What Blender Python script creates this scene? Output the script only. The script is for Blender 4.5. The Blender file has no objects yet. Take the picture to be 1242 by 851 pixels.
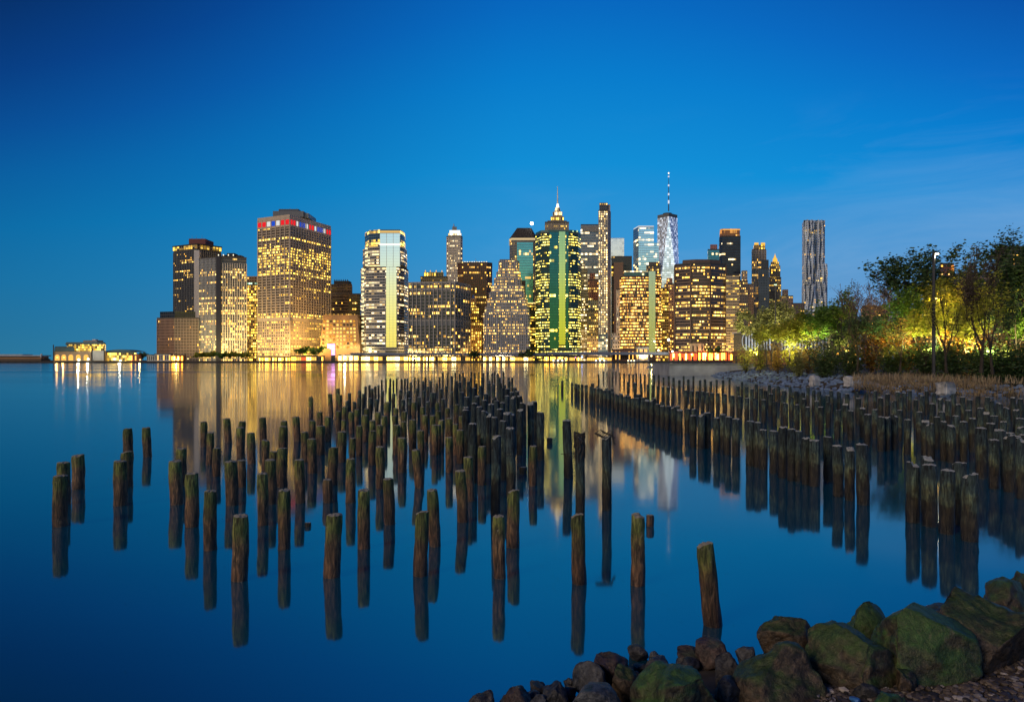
import bpy, bmesh, math, random
from mathutils import Vector, Matrix, noise as mnoise
random.seed(7)
scene = bpy.context.scene
COL = scene.collection
F, CX, HY, CAMZ = 828.0, 621.0, 436.5, 4.0        # focal length, principal column, horizon row, eye height

def srgb(r, g, b):
    def c(v):
        v /= 255.0
        return v/12.92 if v <= 0.04045 else ((v+0.055)/1.055)**2.4
    return (c(r), c(g), c(b), 1.0)
def gx(px, d): return (px-CX)/F*d
def gz(py, d): return CAMZ-(py-HY)/F*d
def gp(px, py, d): return Vector((gx(px, d), d, gz(py, d)))

# ------------------------------------------------------------------ mesh builder
class MB:
    def __init__(s): s.v=[]; s.f=[]; s.uv=[]; s.mi=[]; s.col=[]; s.c=(1,1,1,1); s.smooth=False
    def face(s, pts, uv=None, mi=0):
        i=len(s.v); s.v += [tuple(p) for p in pts]; s.f.append(tuple(range(i, i+len(pts))))
        s.uv += (uv or [(0,0)]*len(pts)); s.mi.append(mi); s.col += [s.c]*len(pts)
    def mesh(s, verts, faces, mi=0):
        i=len(s.v); s.v += [tuple(p) for p in verts]
        for f in faces:
            s.f.append(tuple(i+k for k in f)); s.uv += [(0,0)]*len(f); s.mi.append(mi); s.col += [s.c]*len(f)
    def box(s, x0,x1,y0,y1,z0,z1, mi=0):
        v=[(x0,y0,z0),(x1,y0,z0),(x1,y1,z0),(x0,y1,z0),(x0,y0,z1),(x1,y0,z1),(x1,y1,z1),(x0,y1,z1)]
        s.mesh(v,[(0,3,2,1),(4,5,6,7),(0,1,5,4),(1,2,6,5),(2,3,7,6),(3,0,4,7)],mi)
    def walls(s, base, top, z0, z1, bays, fl, mi=0, vref=0.0):
        n=len(base)
        for i in range(n):
            a,b=base[i],base[(i+1)%n]; c,d=top[(i+1)%n],top[i]
            nb=bays[i] if i < len(bays) else max(2,round((Vector(b)-Vector(a)).length/5.0))
            o=i*37
            v0=(z0-vref)/fl; v1=(z1-vref)/fl
            s.face([(a[0],a[1],z0),(b[0],b[1],z0),(c[0],c[1],z1),(d[0],d[1],z1)],[(o,v0),(o+nb,v0),(o+nb,v1),(o,v1)],mi)
    def cap(s, pts, z, mi=0, flip=False):
        p=[(a[0],a[1],z) for a in pts]
        s.face(p[::-1] if flip else p, None, mi)
    def prism(s, pts, z0, z1, mi=0, bays=(), fl=4.0, top=None):
        top=top or pts
        s.walls(pts, top, z0, z1, bays, fl, mi); s.cap(top, z1, mi); s.cap(pts, z0, mi, True)
    def tube(s, pts, rad, n=6, mi=0, closed=True):
        rings=[]; prev=None
        m=len(pts)
        for i,p in enumerate(pts):
            p=Vector(p)
            t=(Vector(pts[min(i+1,m-1)])-Vector(pts[max(i-1,0)]))
            if t.length<1e-9: t=Vector((0,0,1))
            t.normalize()
            a=Vector((1,0,0)) if abs(t.x)<0.8 else Vector((0,1,0))
            u=t.cross(a).normalized(); w=t.cross(u)
            r=rad[i] if isinstance(rad,(list,tuple)) else rad
            rings.append([p+(u*math.cos(2*math.pi*k/n)+w*math.sin(2*math.pi*k/n))*r for k in range(n)])
        vs=[q for r in rings for q in r]; fs=[]
        for i in range(m-1):
            for k in range(n):
                fs.append((i*n+k, i*n+(k+1)%n, (i+1)*n+(k+1)%n, (i+1)*n+k))
        if closed: fs += [tuple(range(n))[::-1], tuple((m-1)*n+k for k in range(n))]
        s.mesh(vs, fs, mi)
    def build(s, name, mats, parent=None, smooth=False, loc=None):
        me=bpy.data.meshes.new(name); 
        off=Vector(loc) if loc is not None else Vector((0,0,0))
        me.from_pydata([(v[0]-off.x, v[1]-off.y, v[2]-off.z) for v in s.v],[],s.f)
        uvl=me.uv_layers.new(name='UVMap')
        flat=[c for uv in s.uv for c in uv]
        uvl.data.foreach_set('uv', flat)
        ca=me.color_attributes.new(name='tint', type='FLOAT_COLOR', domain='CORNER')
        ca.data.foreach_set('color',[c for q in s.col for c in q])
        for m in (mats if isinstance(mats,(list,tuple)) else [mats]): me.materials.append(m)
        me.polygons.foreach_set('material_index', s.mi)
        if smooth or s.smooth: me.polygons.foreach_set('use_smooth',[True]*len(s.f))
        me.update()
        o=bpy.data.objects.new(name, me); COL.objects.link(o)
        if loc is not None: o.location=off
        if parent is not None:
            o.parent=parent
            o.location=off-wloc(parent)
        return o

def wloc(o):
    v=Vector((0,0,0))
    while o is not None: v=v+o.location; o=o.parent
    return v
def tag(o, label=None, cat=None, group=None, kind=None):
    if label: o['label']=label
    if cat: o['category']=cat
    if group: o['group']=group
    if kind: o['kind']=kind
    return o
def empty(name, loc, label, cat, group=None):
    o=bpy.data.objects.new(name, None); o.empty_display_size=0.2; COL.objects.link(o); o.location=loc
    return tag(o,label,cat,group)
def copy_tree(o, parent=None):
    c=o.copy(); COL.objects.link(c)
    if parent is not None: c.parent=parent
    for ch in list(o.children): copy_tree(ch, c)
    return c

# ------------------------------------------------------------------ materials
def new_mat(name):
    m=bpy.data.materials.new(name); m.use_nodes=True
    nt=m.node_tree; nt.nodes.clear()
    out=nt.nodes.new('ShaderNodeOutputMaterial')
    return m, nt, out
def N(nt, t, **kw):
    n=nt.nodes.new(t)
    for k,v in kw.items(): setattr(n,k,v)
    return n
def setin(nt, n, key, val):
    s=n.inputs[key]
    if hasattr(val,'is_output') or isinstance(val, bpy.types.NodeSocket): nt.links.new(val, s)
    else: s.default_value=val
def M(nt, op, a, b=0.0, c=None, clamp=False):
    n=N(nt,'ShaderNodeMath',operation=op); n.use_clamp=clamp
    setin(nt,n,0,a); setin(nt,n,1,b)
    if c is not None: setin(nt,n,2,c)
    return n.outputs[0]
def MixC(nt, f, a, b, blend='MIX'):
    n=N(nt,'ShaderNodeMix',data_type='RGBA',blend_type=blend)
    setin(nt,n,0,f); setin(nt,n,6,a); setin(nt,n,7,b)
    return n.outputs[2]
def ramp(nt, fac, stops):
    n=N(nt,'ShaderNodeValToRGB'); cr=n.color_ramp
    while len(cr.elements)>1: cr.elements.remove(cr.elements[-1])
    cr.elements[0].position=stops[0][0]; cr.elements[0].color=stops[0][1]
    for p,c in stops[1:]:
        e=cr.elements.new(p); e.color=c
    setin(nt,n,0,fac); return n.outputs[0]
def noise_tex(nt, scale, detail=4, rough=0.55, vec=None, dist=0.0):
    n=N(nt,'ShaderNodeTexNoise'); n.inputs['Scale'].default_value=scale; n.inputs['Detail'].default_value=detail
    n.inputs['Roughness'].default_value=rough; n.inputs['Distortion'].default_value=dist
    if vec is not None: nt.links.new(vec, n.inputs['Vector'])
    return n.outputs['Fac']
def plain(name, col, rough=0.8, metal=0.0, vary=0.25, scale=0.6, bump=0.0):
    m,nt,out=new_mat(name)
    p=N(nt,'ShaderNodeBsdfPrincipled'); p.inputs['Roughness'].default_value=rough; p.inputs['Metallic'].default_value=metal
    tc=N(nt,'ShaderNodeTexCoord')
    f=noise_tex(nt,scale,5,0.6,tc.outputs['Object'])
    c2=tuple(min(1,v*(1+vary)) for v in col[:3])+(1,); c1=tuple(v*(1-vary) for v in col[:3])+(1,)
    nt.links.new(ramp(nt,f,[(0.3,c1),(0.7,c2)]),p.inputs['Base Color'])
    if bump:
        b=N(nt,'ShaderNodeBump'); b.inputs['Strength'].default_value=bump
        nt.links.new(noise_tex(nt,scale*6,6,0.6,tc.outputs['Object']),b.inputs['Height']); nt.links.new(b.outputs[0],p.inputs['Normal'])
    nt.links.new(p.outputs[0],out.inputs[0]); return m
def lamp_mat(name, col, strength, sample=False):
    m,nt,out=new_mat(name)
    e=N(nt,'ShaderNodeEmission'); e.inputs[0].default_value=col; e.inputs[1].default_value=strength
    nt.links.new(e.outputs[0],out.inputs[0])
    if not sample: m.cycles.emission_sampling='NONE'
    return m

# facade node group: a grid of window cells in UV units of (bay, floor); every cell is a pane that is dark or has its lamp on
def make_facade_group():
    g=bpy.data.node_groups.new('facade_cells','ShaderNodeTree')
    I=g.interface
    def inp(n,t,d):
        s=I.new_socket(n,in_out='INPUT',socket_type=t); s.default_value=d
    inp('Wall','NodeSocketColor',(.3,.3,.3,1)); inp('Glass','NodeSocketColor',(.02,.03,.04,1))
    inp('WinU','NodeSocketFloat',.6); inp('WinV','NodeSocketFloat',.5)
    inp('Lit','NodeSocketFloat',.2); inp('FloorVar','NodeSocketFloat',.6); inp('LowBoost','NodeSocketFloat',0.); inp('LowFloors','NodeSocketFloat',12.)
    inp('BandLo','NodeSocketFloat',-1.); inp('BandHi','NodeSocketFloat',-1.)
    inp('ColA','NodeSocketColor',(1,.55,.12,1)); inp('ColB','NodeSocketColor',(1,.8,.45,1))
    inp('Strength','NodeSocketFloat',1.2); inp('Seed','NodeSocketFloat',0.); inp('Metal','NodeSocketFloat',0.); inp('GRough','NodeSocketFloat',.12); inp('WMetal','NodeSocketFloat',0.)
    I.new_socket('Shader',in_out='OUTPUT',socket_type='NodeSocketShader')
    gi=N(g,'NodeGroupInput').outputs; go=N(g,'NodeGroupOutput')
    uv=N(g,'ShaderNodeUVMap'); sp=N(g,'ShaderNodeSeparateXYZ'); g.links.new(uv.outputs[0],sp.inputs[0])
    u,v=sp.outputs[0],sp.outputs[1]
    iu=M(g,'FLOOR',u); iv=M(g,'FLOOR',v); fu=M(g,'FRACT',u); fv=M(g,'FRACT',v)
    mu=M(g,'LESS_THAN',M(g,'ABSOLUTE',M(g,'SUBTRACT',fu,.5)),M(g,'MULTIPLY',gi['WinU'],.5))
    mv=M(g,'LESS_THAN',M(g,'ABSOLUTE',M(g,'SUBTRACT',fv,.5)),M(g,'MULTIPLY',gi['WinV'],.5))
    mask=M(g,'MULTIPLY',mu,mv)
    def wn(a,b,off):
        c=N(g,'ShaderNodeCombineXYZ'); setin(g,c,0,a); setin(g,c,1,b); setin(g,c,2,M(g,'ADD',gi['Seed'],off))
        w=N(g,'ShaderNodeTexWhiteNoise',noise_dimensions='3D'); g.links.new(c.outputs[0],w.inputs[0]); return w.outputs[0]
    r_cell=wn(iu,iv,.37); r_cell2=wn(iu,iv,5.11); r_floor=wn(0.0,iv,2.73)
    blk=M(g,'FLOOR',M(g,'ADD',M(g,'MULTIPLY',iu,.19),M(g,'MULTIPLY',r_floor,3.)))
    r_blk=wn(blk,iv,8.9)
    fl=M(g,'MULTIPLY',M(g,'POWER',r_floor,4.0),5.0)
    pf=M(g,'MULTIPLY',M(g,'MULTIPLY',gi['Lit'],1.55),M(g,'ADD',M(g,'MULTIPLY',fl,gi['FloorVar']),M(g,'SUBTRACT',1.,gi['FloorVar'])))
    low=M(g,'MULTIPLY',gi['LowBoost'],M(g,'SUBTRACT',1.,M(g,'DIVIDE',v,gi['LowFloors']),clamp=True))
    band=M(g,'MULTIPLY',M(g,'MULTIPLY',M(g,'GREATER_THAN',v,gi['BandLo']),M(g,'LESS_THAN',v,gi['BandHi'])),.75)
    pf=M(g,'ADD',M(g,'ADD',pf,low),band)
    l1=M(g,'MULTIPLY',M(g,'LESS_THAN',r_blk,pf),M(g,'LESS_THAN',r_cell,.82))
    l2=M(g,'LESS_THAN',r_cell,M(g,'MULTIPLY',pf,.25))
    lit=M(g,'MULTIPLY',M(g,'MAXIMUM',l1,l2),mask)
    br=M(g,'ADD',.12,M(g,'MULTIPLY',M(g,'POWER',r_cell2,2.2),1.2))
    es=M(g,'MULTIPLY',M(g,'MULTIPLY',lit,br),gi['Strength'])
    ecol=MixC(g,r_cell,gi['ColA'],gi['ColB'])
    tc=N(g,'ShaderNodeTexCoord')
    stain=noise_tex(g,.05,5,.6,tc.outputs['Object'])
    wall=MixC(g,1.0,gi['Wall'],ramp(g,stain,[(.3,(.72,.72,.72,1)),(.7,(1.2,1.2,1.2,1))]),'MULTIPLY')
    tint=M(g,'ADD',.55,M(g,'MULTIPLY',r_cell2,.9))
    cc=N(g,'ShaderNodeCombineXYZ'); [setin(g,cc,k,tint) for k in range(3)]
    glass=MixC(g,M(g,'SUBTRACT',1.,gi['Metal']),gi['Glass'],MixC(g,1.0,gi['Glass'],cc.outputs[0],'MULTIPLY'))
    p=N(g,'ShaderNodeBsdfPrincipled')
    g.links.new(MixC(g,mask,wall,glass),p.inputs['Base Color'])
    setin(g,p,'Roughness',M(g,'ADD',.7,M(g,'MULTIPLY',mask,M(g,'SUBTRACT',gi['GRough'],.7))))
    setin(g,p,'Metallic',M(g,'ADD',M(g,'MULTIPLY',mask,gi['Metal']),M(g,'MULTIPLY',M(g,'SUBTRACT',1.,mask),gi['WMetal'])))
    g.links.new(ecol,p.inputs['Emission Color']); setin(g,p,'Emission Strength',es)
    g.links.new(p.outputs[0],go.inputs[0])
    return g
FG=make_facade_group()
_fs=[0]
WARM=((1,.47,.05,1),(1,.70,.20,1)); GOLD=((1,.52,.04,1),(1,.70,.14,1)); WHITE=((1,.66,.24,1),(1,.88,.58,1)); GREENY=((1,.66,.05,1),(.95,.92,.26,1))
def facade(name, wall, glass=(.015,.022,.03,1), winu=.6, winv=.5, lit=.2, fvar=.6, low=0., lowf=12, band=(-1,-1), cols=WARM, st=1.2, metal=0., grough=.12, wmetal=0.):
    m,nt,out=new_mat(name)
    gn=N(nt,'ShaderNodeGroup'); gn.node_tree=FG; i=gn.inputs
    _fs[0]+=11.3
    i['Wall'].default_value=tuple(wall[:3])+(1,); i['Glass'].default_value=tuple(glass[:3])+(1,); i['WinU'].default_value=winu; i['WinV'].default_value=winv
    i['Lit'].default_value=lit; i['FloorVar'].default_value=fvar; i['LowBoost'].default_value=low; i['LowFloors'].default_value=lowf
    i['BandLo'].default_value,i['BandHi'].default_value=band; i['ColA'].default_value,i['ColB'].default_value=cols
    i['Strength'].default_value=st*4.0; i['Seed'].default_value=_fs[0]; i['Metal'].default_value=metal; i['GRough'].default_value=grough; i['WMetal'].default_value=wmetal
    nt.links.new(gn.outputs[0],out.inputs[0]); m.cycles.emission_sampling='NONE'
    return m

# ------------------------------------------------------------------ camera, world, sun
cam=bpy.data.cameras.new('camera'); co=bpy.data.objects.new('camera',cam); COL.objects.link(co)
co.location=(0,0,CAMZ); co.rotation_euler=(math.radians(90),0,0)
cam.sensor_width=36; cam.lens=36*F/1242; cam.shift_y=(HY-425.5)/1242; cam.clip_end=20000; cam.clip_start=.1
scene.camera=co

world=bpy.data.worlds.new('World'); scene.world=world; world.use_nodes=True
wt=world.node_tree; wt.nodes.clear()
wo=N(wt,'ShaderNodeOutputWorld')
sky=N(wt,'ShaderNodeTexSky',sky_type='NISHITA'); sky.sun_disc=False; sky.sun_elevation=math.radians(-3); sky.sun_rotation=math.radians(228)
b1=N(wt,'ShaderNodeBackground'); b1.inputs[1].default_value=0.05; wt.links.new(sky.outputs[0],b1.inputs[0])
tc=N(wt,'ShaderNodeTexCoord'); sp=N(wt,'ShaderNodeSeparateXYZ'); wt.links.new(tc.outputs['Generated'],sp.inputs[0])
dx,dy,dz=sp.outputs
e2=M(wt,'MULTIPLY',dz,M(wt,'ADD',1.0,M(wt,'ADD',M(wt,'MULTIPLY',M(wt,'MULTIPLY',dx,dx),1.85),M(wt,'MULTIPLY',dx,-.25))))   # lens corner darkening, painted into the sky's blue
base=ramp(wt,e2,[(0.0,srgb(96,154,198)),(.07,srgb(78,151,203)),(.165,srgb(50,148,210)),(.275,srgb(10,141,212)),(.38,srgb(0,123,203)),(.46,srgb(0,103,190)),(.56,srgb(0,80,165)),(.7,srgb(0,54,120)),(1.0,srgb(0,34,86))])
side=M(wt,'ADD',M(wt,'MULTIPLY',M(wt,'MINIMUM',dx,0.0),.66),M(wt,'MULTIPLY_ADD',dx,.08,1.0))      # the sky to the south is dimmer
mul=N(wt,'ShaderNodeCombineXYZ'); [setin(wt,mul,k,side) for k in range(3)]
skyc=MixC(wt,1.0,base,mul.outputs[0],'MULTIPLY')
# a pale violet band low on the north side
viol=M(wt,'MULTIPLY',M(wt,'MULTIPLY_ADD',dx,2.2,-.25,clamp=True),M(wt,'SUBTRACT',1.0,M(wt,'DIVIDE',dz,.24),clamp=True))
skyc=MixC(wt,M(wt,'MULTIPLY',viol,.85,clamp=True),skyc,srgb(134,160,200))
skyc=MixC(wt,M(wt,'MULTIPLY',M(wt,'MULTIPLY',dx,-1.75,clamp=True),.65),skyc,MixC(wt,1.0,skyc,(.05,1.0,1.06,1),'MULTIPLY'))
# thin cirrus
mp=N(wt,'ShaderNodeMapping'); mp.inputs['Scale'].default_value=(1.6,1.6,9.0); mp.inputs['Rotation'].default_value=(0,math.radians(-12),0); wt.links.new(tc.outputs['Generated'],mp.inputs[0])
cir=noise_tex(wt,1.7,6,.62,mp.outputs[0],.8)
cirm=M(wt,'MULTIPLY',M(wt,'MULTIPLY_ADD',cir,3.0,-1.35,clamp=True),M(wt,'MULTIPLY_ADD',dx,1.1,.18,clamp=True))
cirm=M(wt,'MULTIPLY',cirm,M(wt,'SUBTRACT',1.0,M(wt,'DIVIDE',dz,.34),clamp=True))
skyc=MixC(wt,M(wt,'MULTIPLY',cirm,.75),skyc,srgb(150,185,222))
# dawn behind the viewer
gl=ramp(wt,dz,[(0.0,(1.35,.92,.06,1)),(.05,(1.35,1.06,.14,1)),(.10,(1.2,1.06,.38,1)),(.14,(.98,1.04,.80,1)),(.18,(.70,.92,.98,1)),(.30,(.16,.40,.62,1)),(.5,(.03,.12,.3,1))])
az=M(wt,'DIVIDE',dx,M(wt,'MAXIMUM',M(wt,'MULTIPLY',dy,-1.0),.02))
gaus=M(wt,'POWER',2.718,M(wt,'MULTIPLY',M(wt,'MULTIPLY',az,az),-1/(2*.30**2)))
gf=M(wt,'MULTIPLY',gaus,M(wt,'MULTIPLY',M(wt,'LESS_THAN',dy,0.0),M(wt,'SUBTRACT',1.25,M(wt,'DIVIDE',dz,.45),clamp=True)))
skyc=MixC(wt,gf,skyc,gl)
b2=N(wt,'ShaderNodeBackground'); b2.inputs[1].default_value=1.0; wt.links.new(skyc,b2.inputs[0])
ad=N(wt,'ShaderNodeAddShader'); wt.links.new(b1.outputs[0],ad.inputs[0]); wt.links.new(b2.outputs[0],ad.inputs[1]); wt.links.new(ad.outputs[0],wo.inputs[0])

sl=bpy.data.lights.new('sun','SUN'); sl.energy=1.5; sl.angle=math.radians(22); sl.color=(1,.75,.52)
so=bpy.data.objects.new('sun',sl); COL.objects.link(so)
so.rotation_euler=(math.radians(64),0,math.radians(-48))               # low dawn glow from behind the viewer
scene.view_settings.view_transform='Standard'; scene.view_settings.look='None'; scene.view_settings.exposure=0; scene.view_settings.gamma=1
scene.view_settings.use_curve_mapping=False
cy=scene.cycles; cy.max_bounces=6; cy.diffuse_bounces=2; cy.glossy_bounces=4; cy.transmission_bounces=2; cy.volume_bounces=0; cy.transparent_max_bounces=4
cy.sample_clamp_indirect=3.0; cy.sample_clamp_direct=0; cy.caustics_reflective=False; cy.caustics_refractive=False
cy.use_denoising=True; cy.use_adaptive_sampling=False
try: cy.denoiser='OPENIMAGEDENOISE'; cy.denoising_prefilter='ACCURATE'
except Exception: pass

def point_light(name, loc, col, power, r=.5):
    l=bpy.data.lights.new(name,'POINT'); l.energy=power; l.color=col; l.shadow_soft_size=r
    o=bpy.data.objects.new(name,l); COL.objects.link(o); o.location=loc; return o

def spot_light(name, loc, target, col, power, angle=100, r=.6):
    l=bpy.data.lights.new(name,'SPOT'); l.energy=power; l.color=col; l.shadow_soft_size=r; l.spot_size=math.radians(angle); l.spot_blend=.9
    o=bpy.data.objects.new(name,l); COL.objects.link(o); o.location=loc
    o.rotation_euler=(Vector(target)-Vector(loc)).to_track_quat('-Z','Y').to_euler(); return o
# ------------------------------------------------------------------ water and land
def water_mat():
    m,nt,out=new_mat('river_water')
    p=N(nt,'ShaderNodeBsdfPrincipled')
    p.inputs['Base Color'].default_value=(.0,.064,.118,1); p.inputs['IOR'].default_value=3.4
    geo=N(nt,'ShaderNodeNewGeometry'); mp=N(nt,'ShaderNodeMapping'); nt.links.new(geo.outputs['Position'],mp.inputs[0])
    mp.inputs['Scale'].default_value=(.0035,.03,1)
    st=noise_tex(nt,1.0,4,.55,mp.outputs[0],.3)
    # long-exposure swell smooths into streaks of rougher and calmer water
    sy=N(nt,'ShaderNodeSeparateXYZ'); nt.links.new(geo.outputs['Position'],sy.inputs[0])
    open_w=M(nt,'DIVIDE',M(nt,'SUBTRACT',sy.outputs[1],45.),170.,clamp=True)        # out in the open river the chop is steeper than among the piles
    streak=M(nt,'MULTIPLY_ADD',st,4.0,-1.6,clamp=True)
    rough=M(nt,'ADD',M(nt,'MULTIPLY_ADD',streak,.03,.055),M(nt,'MULTIPLY',open_w,M(nt,'MULTIPLY_ADD',streak,.055,.01)))
    nt.links.new(rough,p.inputs['Roughness'])
    mp2=N(nt,'ShaderNodeMapping'); nt.links.new(geo.outputs['Position'],mp2.inputs[0]); mp2.inputs['Scale'].default_value=(.05,.35,1)
    b=N(nt,'ShaderNodeBump'); b.inputs['Strength'].default_value=.06; b.inputs['Distance'].default_value=.05
    mp3=N(nt,'ShaderNodeMapping'); nt.links.new(geo.outputs['Position'],mp3.inputs[0]); mp3.inputs['Scale'].default_value=(.004,.045,1)
    nt.links.new(M(nt,'ADD',noise_tex(nt,1.0,3,.5,mp2.outputs[0]),M(nt,'MULTIPLY',noise_tex(nt,1.0,2,.5,mp3.outputs[0],.4),9.0)),b.inputs['Height'])
    nt.links.new(b.outputs[0],p.inputs['Normal'])
    nt.links.new(p.outputs[0],out.inputs[0]); return m
w=MB(); w.face([(-9000,-60,0),(9000,-60,0),(9000,16000,0),(-9000,16000,0)])
tag(w.build('water',water_mat()),kind='structure')
# ------------------------------------------------------------------ the far bank
BZ=2.2
bank=MB(); bank.prism([(-4000,935),(gx(915,935),935),(900,1000),(2500,1300),(2500,6000),(-4000,6000)],-2,BZ)
tag(bank.build('ground',plain('city_ground',(.05,.05,.05,1))),kind='structure')
roofm=plain('roof_gravel',(.06,.055,.055,1)); darkroof=plain('dark_roof',(.025,.025,.03,1)); metalm=plain('grey_metal',(.22,.23,.25,1),.5,.3)
stonem=plain('pale_stone',(.38,.34,.30,1)); pierm=plain('concrete_pier',(.42,.36,.31,1)); whitem=plain('white_paint',(.7,.7,.7,1),.5)
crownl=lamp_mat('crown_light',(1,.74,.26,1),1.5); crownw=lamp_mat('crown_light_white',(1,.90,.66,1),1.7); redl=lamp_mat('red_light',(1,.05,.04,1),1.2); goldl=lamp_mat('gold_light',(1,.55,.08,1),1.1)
TS={}
def world_pts(pts, depth=40):
    f=[Vector((gx(p[0],p[1]),p[1])) for p in pts]
    if len(f)==3 and depth is None: back=[f[0]+f[2]-f[1]]
    else:
        d=depth or 40
        k=lambda p:Vector((p.x*(1+d*.92/p.y),p.y+d))          # the plans of these blocks widen a little to the rear, as their streets fan out
        back=[k(f[-1]), k(f[0])]
    return f+back
def inset(pts, k):
    c=sum(pts,Vector((0,0)))/len(pts)
    return [p+(c-p).normalized()*k for p in pts]
def scaled(pts, k):
    c=sum(pts,Vector((0,0)))/len(pts)
    return [c+(p-c)*k for p in pts]
CG='towers of the far skyline'
def tower(name, label, pts, ytop, mat, bays=(), fpx=3.2, ref=0, depth=40, ybot=None, topk=None, cat='tower', parapet=1.6, roof=None, ref_y=None):
    P=world_pts(pts,depth); D=pts[ref][1]
    z1=gz(ytop,D); z0=BZ if ybot is None else gz(ybot,D)
    c=sum(P,Vector((0,0)))/len(P)
    root=empty(name,(c.x,c.y,BZ),label,cat,CG)
    fl=fpx/F*D
    T=scaled(P,topk) if topk else P
    m=MB(); m.walls(P,T,z0,z1,bays,fl,0,BZ); m.build('facade',mat,root)
    r=MB(); r.cap(inset(T,.4),z1-.3)
    if parapet:
        o=scaled(T,1.008); i=scaled(T,.97)
        n=len(o)
        for k in range(n):
            a,b,c2,d=o[k],o[(k+1)%n],i[(k+1)%n],i[k]
            r.face([(a.x,a.y,z1-.4),(b.x,b.y,z1-.4),(b.x,b.y,z1+parapet),(a.x,a.y,z1+parapet)])
            r.face([(a.x,a.y,z1+parapet),(b.x,b.y,z1+parapet),(c2.x,c2.y,z1+parapet),(d.x,d.y,z1+parapet)])
            r.face([(c2.x,c2.y,z1-.4),(d.x,d.y,z1-.4),(d.x,d.y,z1+parapet),(c2.x,c2.y,z1+parapet)])
    r.build('roof',roof or roofm,root)
    TS[name]=(root,P,T,z0,z1,fl,D)
    return root,P,z1,fl
def tier(root, pname, pts, y0, y1, mat, bays=(), fpx=3.2, depth=25, roof=None, topk=None):
    """an upper or lower block of a tower, a part of it with its own roof"""
    P=world_pts(pts,depth); D=pts[0][1]; z0,z1=gz(y0,D),gz(y1,D)
    T=scaled(P,topk) if topk else P
    m=MB(); m.walls(P,T,z0,z1,bays,fpx/F*D,0,BZ); o=m.build(pname,mat,root)
    r=MB(); r.cap(T,z1+.02); r.build('roof',roof or roofm,o)
    return o
def pbox(root, name, x0, x1, y0, y1, D, th, mat, parent=None):
    m=MB(); m.box(gx(x0,D),gx(x1,D),D,D+th,gz(y1,D),gz(y0,D)); return m.build(name,mat,root)
def mast(root, name, x, y0, y1, D, r0, r1, mat):
    m=MB(); m.tube([gp(x,y0,D),gp(x,(y0+y1)/2,D),gp(x,y1,D)],[r0,(r0+r1)/2,r1],8); return m.build(name,mat,root)
def piers(root, P, i, n, z0, z1, w, out, mat, name='piers', ends=True):
    """vertical ribs standing proud of wall i"""
    a,b=P[i],P[(i+1)%len(P)]; t=(b-a).normalized(); nrm=Vector((t.y,-t.x)); L=(b-a).length
    m=MB()
    for k in range(n+1):
        if not ends and k in (0,n): continue
        c=a+t*(L*k/n); h=w/2
        q=[c-t*h+nrm*out, c+t*h+nrm*out, c+t*h-nrm*.05, c-t*h-nrm*.05]
        m.prism(q,z0,z1)
    return m.build(name,mat,root)
def ledge(root, P, z, h, out, mat, name='cornice', walls=None):
    o=[];n=len(P); c=sum(P,Vector((0,0)))/n
    o=[p+(p-c).normalized()*out for p in P]
    m=MB(); m.prism(o,z,z+h); return m.build(name,mat,root)

# --- dark slab with the lit cornice, its brown block and the white-ribbed tower
fm=facade('dark_slab_facade',(.07,.075,.085),(.012,.016,.022),.8,.55,.10,.85,st=.9,grough=.25)
r,P,z1,fl=tower('office_tower','dark slab tower with a glowing cornice, behind the white-ribbed tower',[(210.5,1085),(239,1060),(268,1090)],302,fm,(22,18),2.6,1,None)
cl=MB(); Q=scaled(P,1.035); cl.prism(Q,z1+1.0,z1+6.5); cl.build('lit_cornice',facade('cornice_lights',(.4,.3,.18),winu=.7,winv=.9,lit=.95,fvar=0,cols=GOLD,st=.55),r)
ledge(r,scaled(P,1.05),z1+6.6,2.0,0,darkroof,'cornice_slab')
piers(r,P,0,14,BZ,z1-2,.8,.7,plain('dark_rib',(.13,.135,.15,1)),'ribs'); piers(r,P,1,12,BZ,z1-2,.8,.7,plain('grey_rib',(.2,.2,.22,1)),'ribs')
m=MB(); a=P[1]; m.box(a.x-4,a.x+4,a.y-1.5,a.y+3,BZ,z1-2); m.build('corner_shaft',plain('pale_shaft',(.45,.45,.48,1)),r)
pbox(r,'penthouse',229,249,289.5,296,1075,30,plain('red_brown_plant',(.16,.05,.05,1)))
for x in (233,238,245): mast(r,'aerial',x,290,285,1078,.25,.1,metalm)
fm=facade('brown_block_facade',(.20,.135,.11),(.02,.02,.022),.55,.6,.05,.8,low=.15,lowf=3,st=.8)
r,P,z1,fl=tower('office_block','brown ribbed block with a dark glazed top storey, at the south end',[(190.5,1010),(211.5,1000),(241,1004)],386,fm,(14,16),3.6,1,None,cat='building')
piers(r,P,0,14,BZ,z1,.6,.5,plain('brown_rib',(.27,.18,.145,1)),'ribs'); piers(r,P,1,16,BZ,z1,.6,.5,plain('brown_rib_pale',(.30,.27,.24,1)),'ribs')
tier(r,'glazed_top',[(194,1014),(212,1006),(237,1010)],386,378,facade('dark_top_facade',(.05,.05,.06),winu=.85,winv=.9,lit=.04),(8,10),8,None)
fm=facade('ribbed_tower_facade',(.16,.155,.155),(.02,.022,.026),.85,.62,.16,.8,low=.55,lowf=22,band=(18,19.4),cols=WARM,st=1.1)
r,P,z1,fl=tower('office_tower','pale tower with close white ribs and a lit mid band, before the dark slab',[(241.5,1008),(267.5,990),(299,1002)],312,fm,(16,22),3.15,1,None)
piers(r,P,0,16,BZ,z1,1.0,.7,plain('blue_grey_rib',(.36,.38,.42,1)),'ribs')
piers(r,P,1,11,BZ,z1-8,1.1,.9,plain('white_rib',(.55,.51,.46,1)),'ribs')
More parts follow.
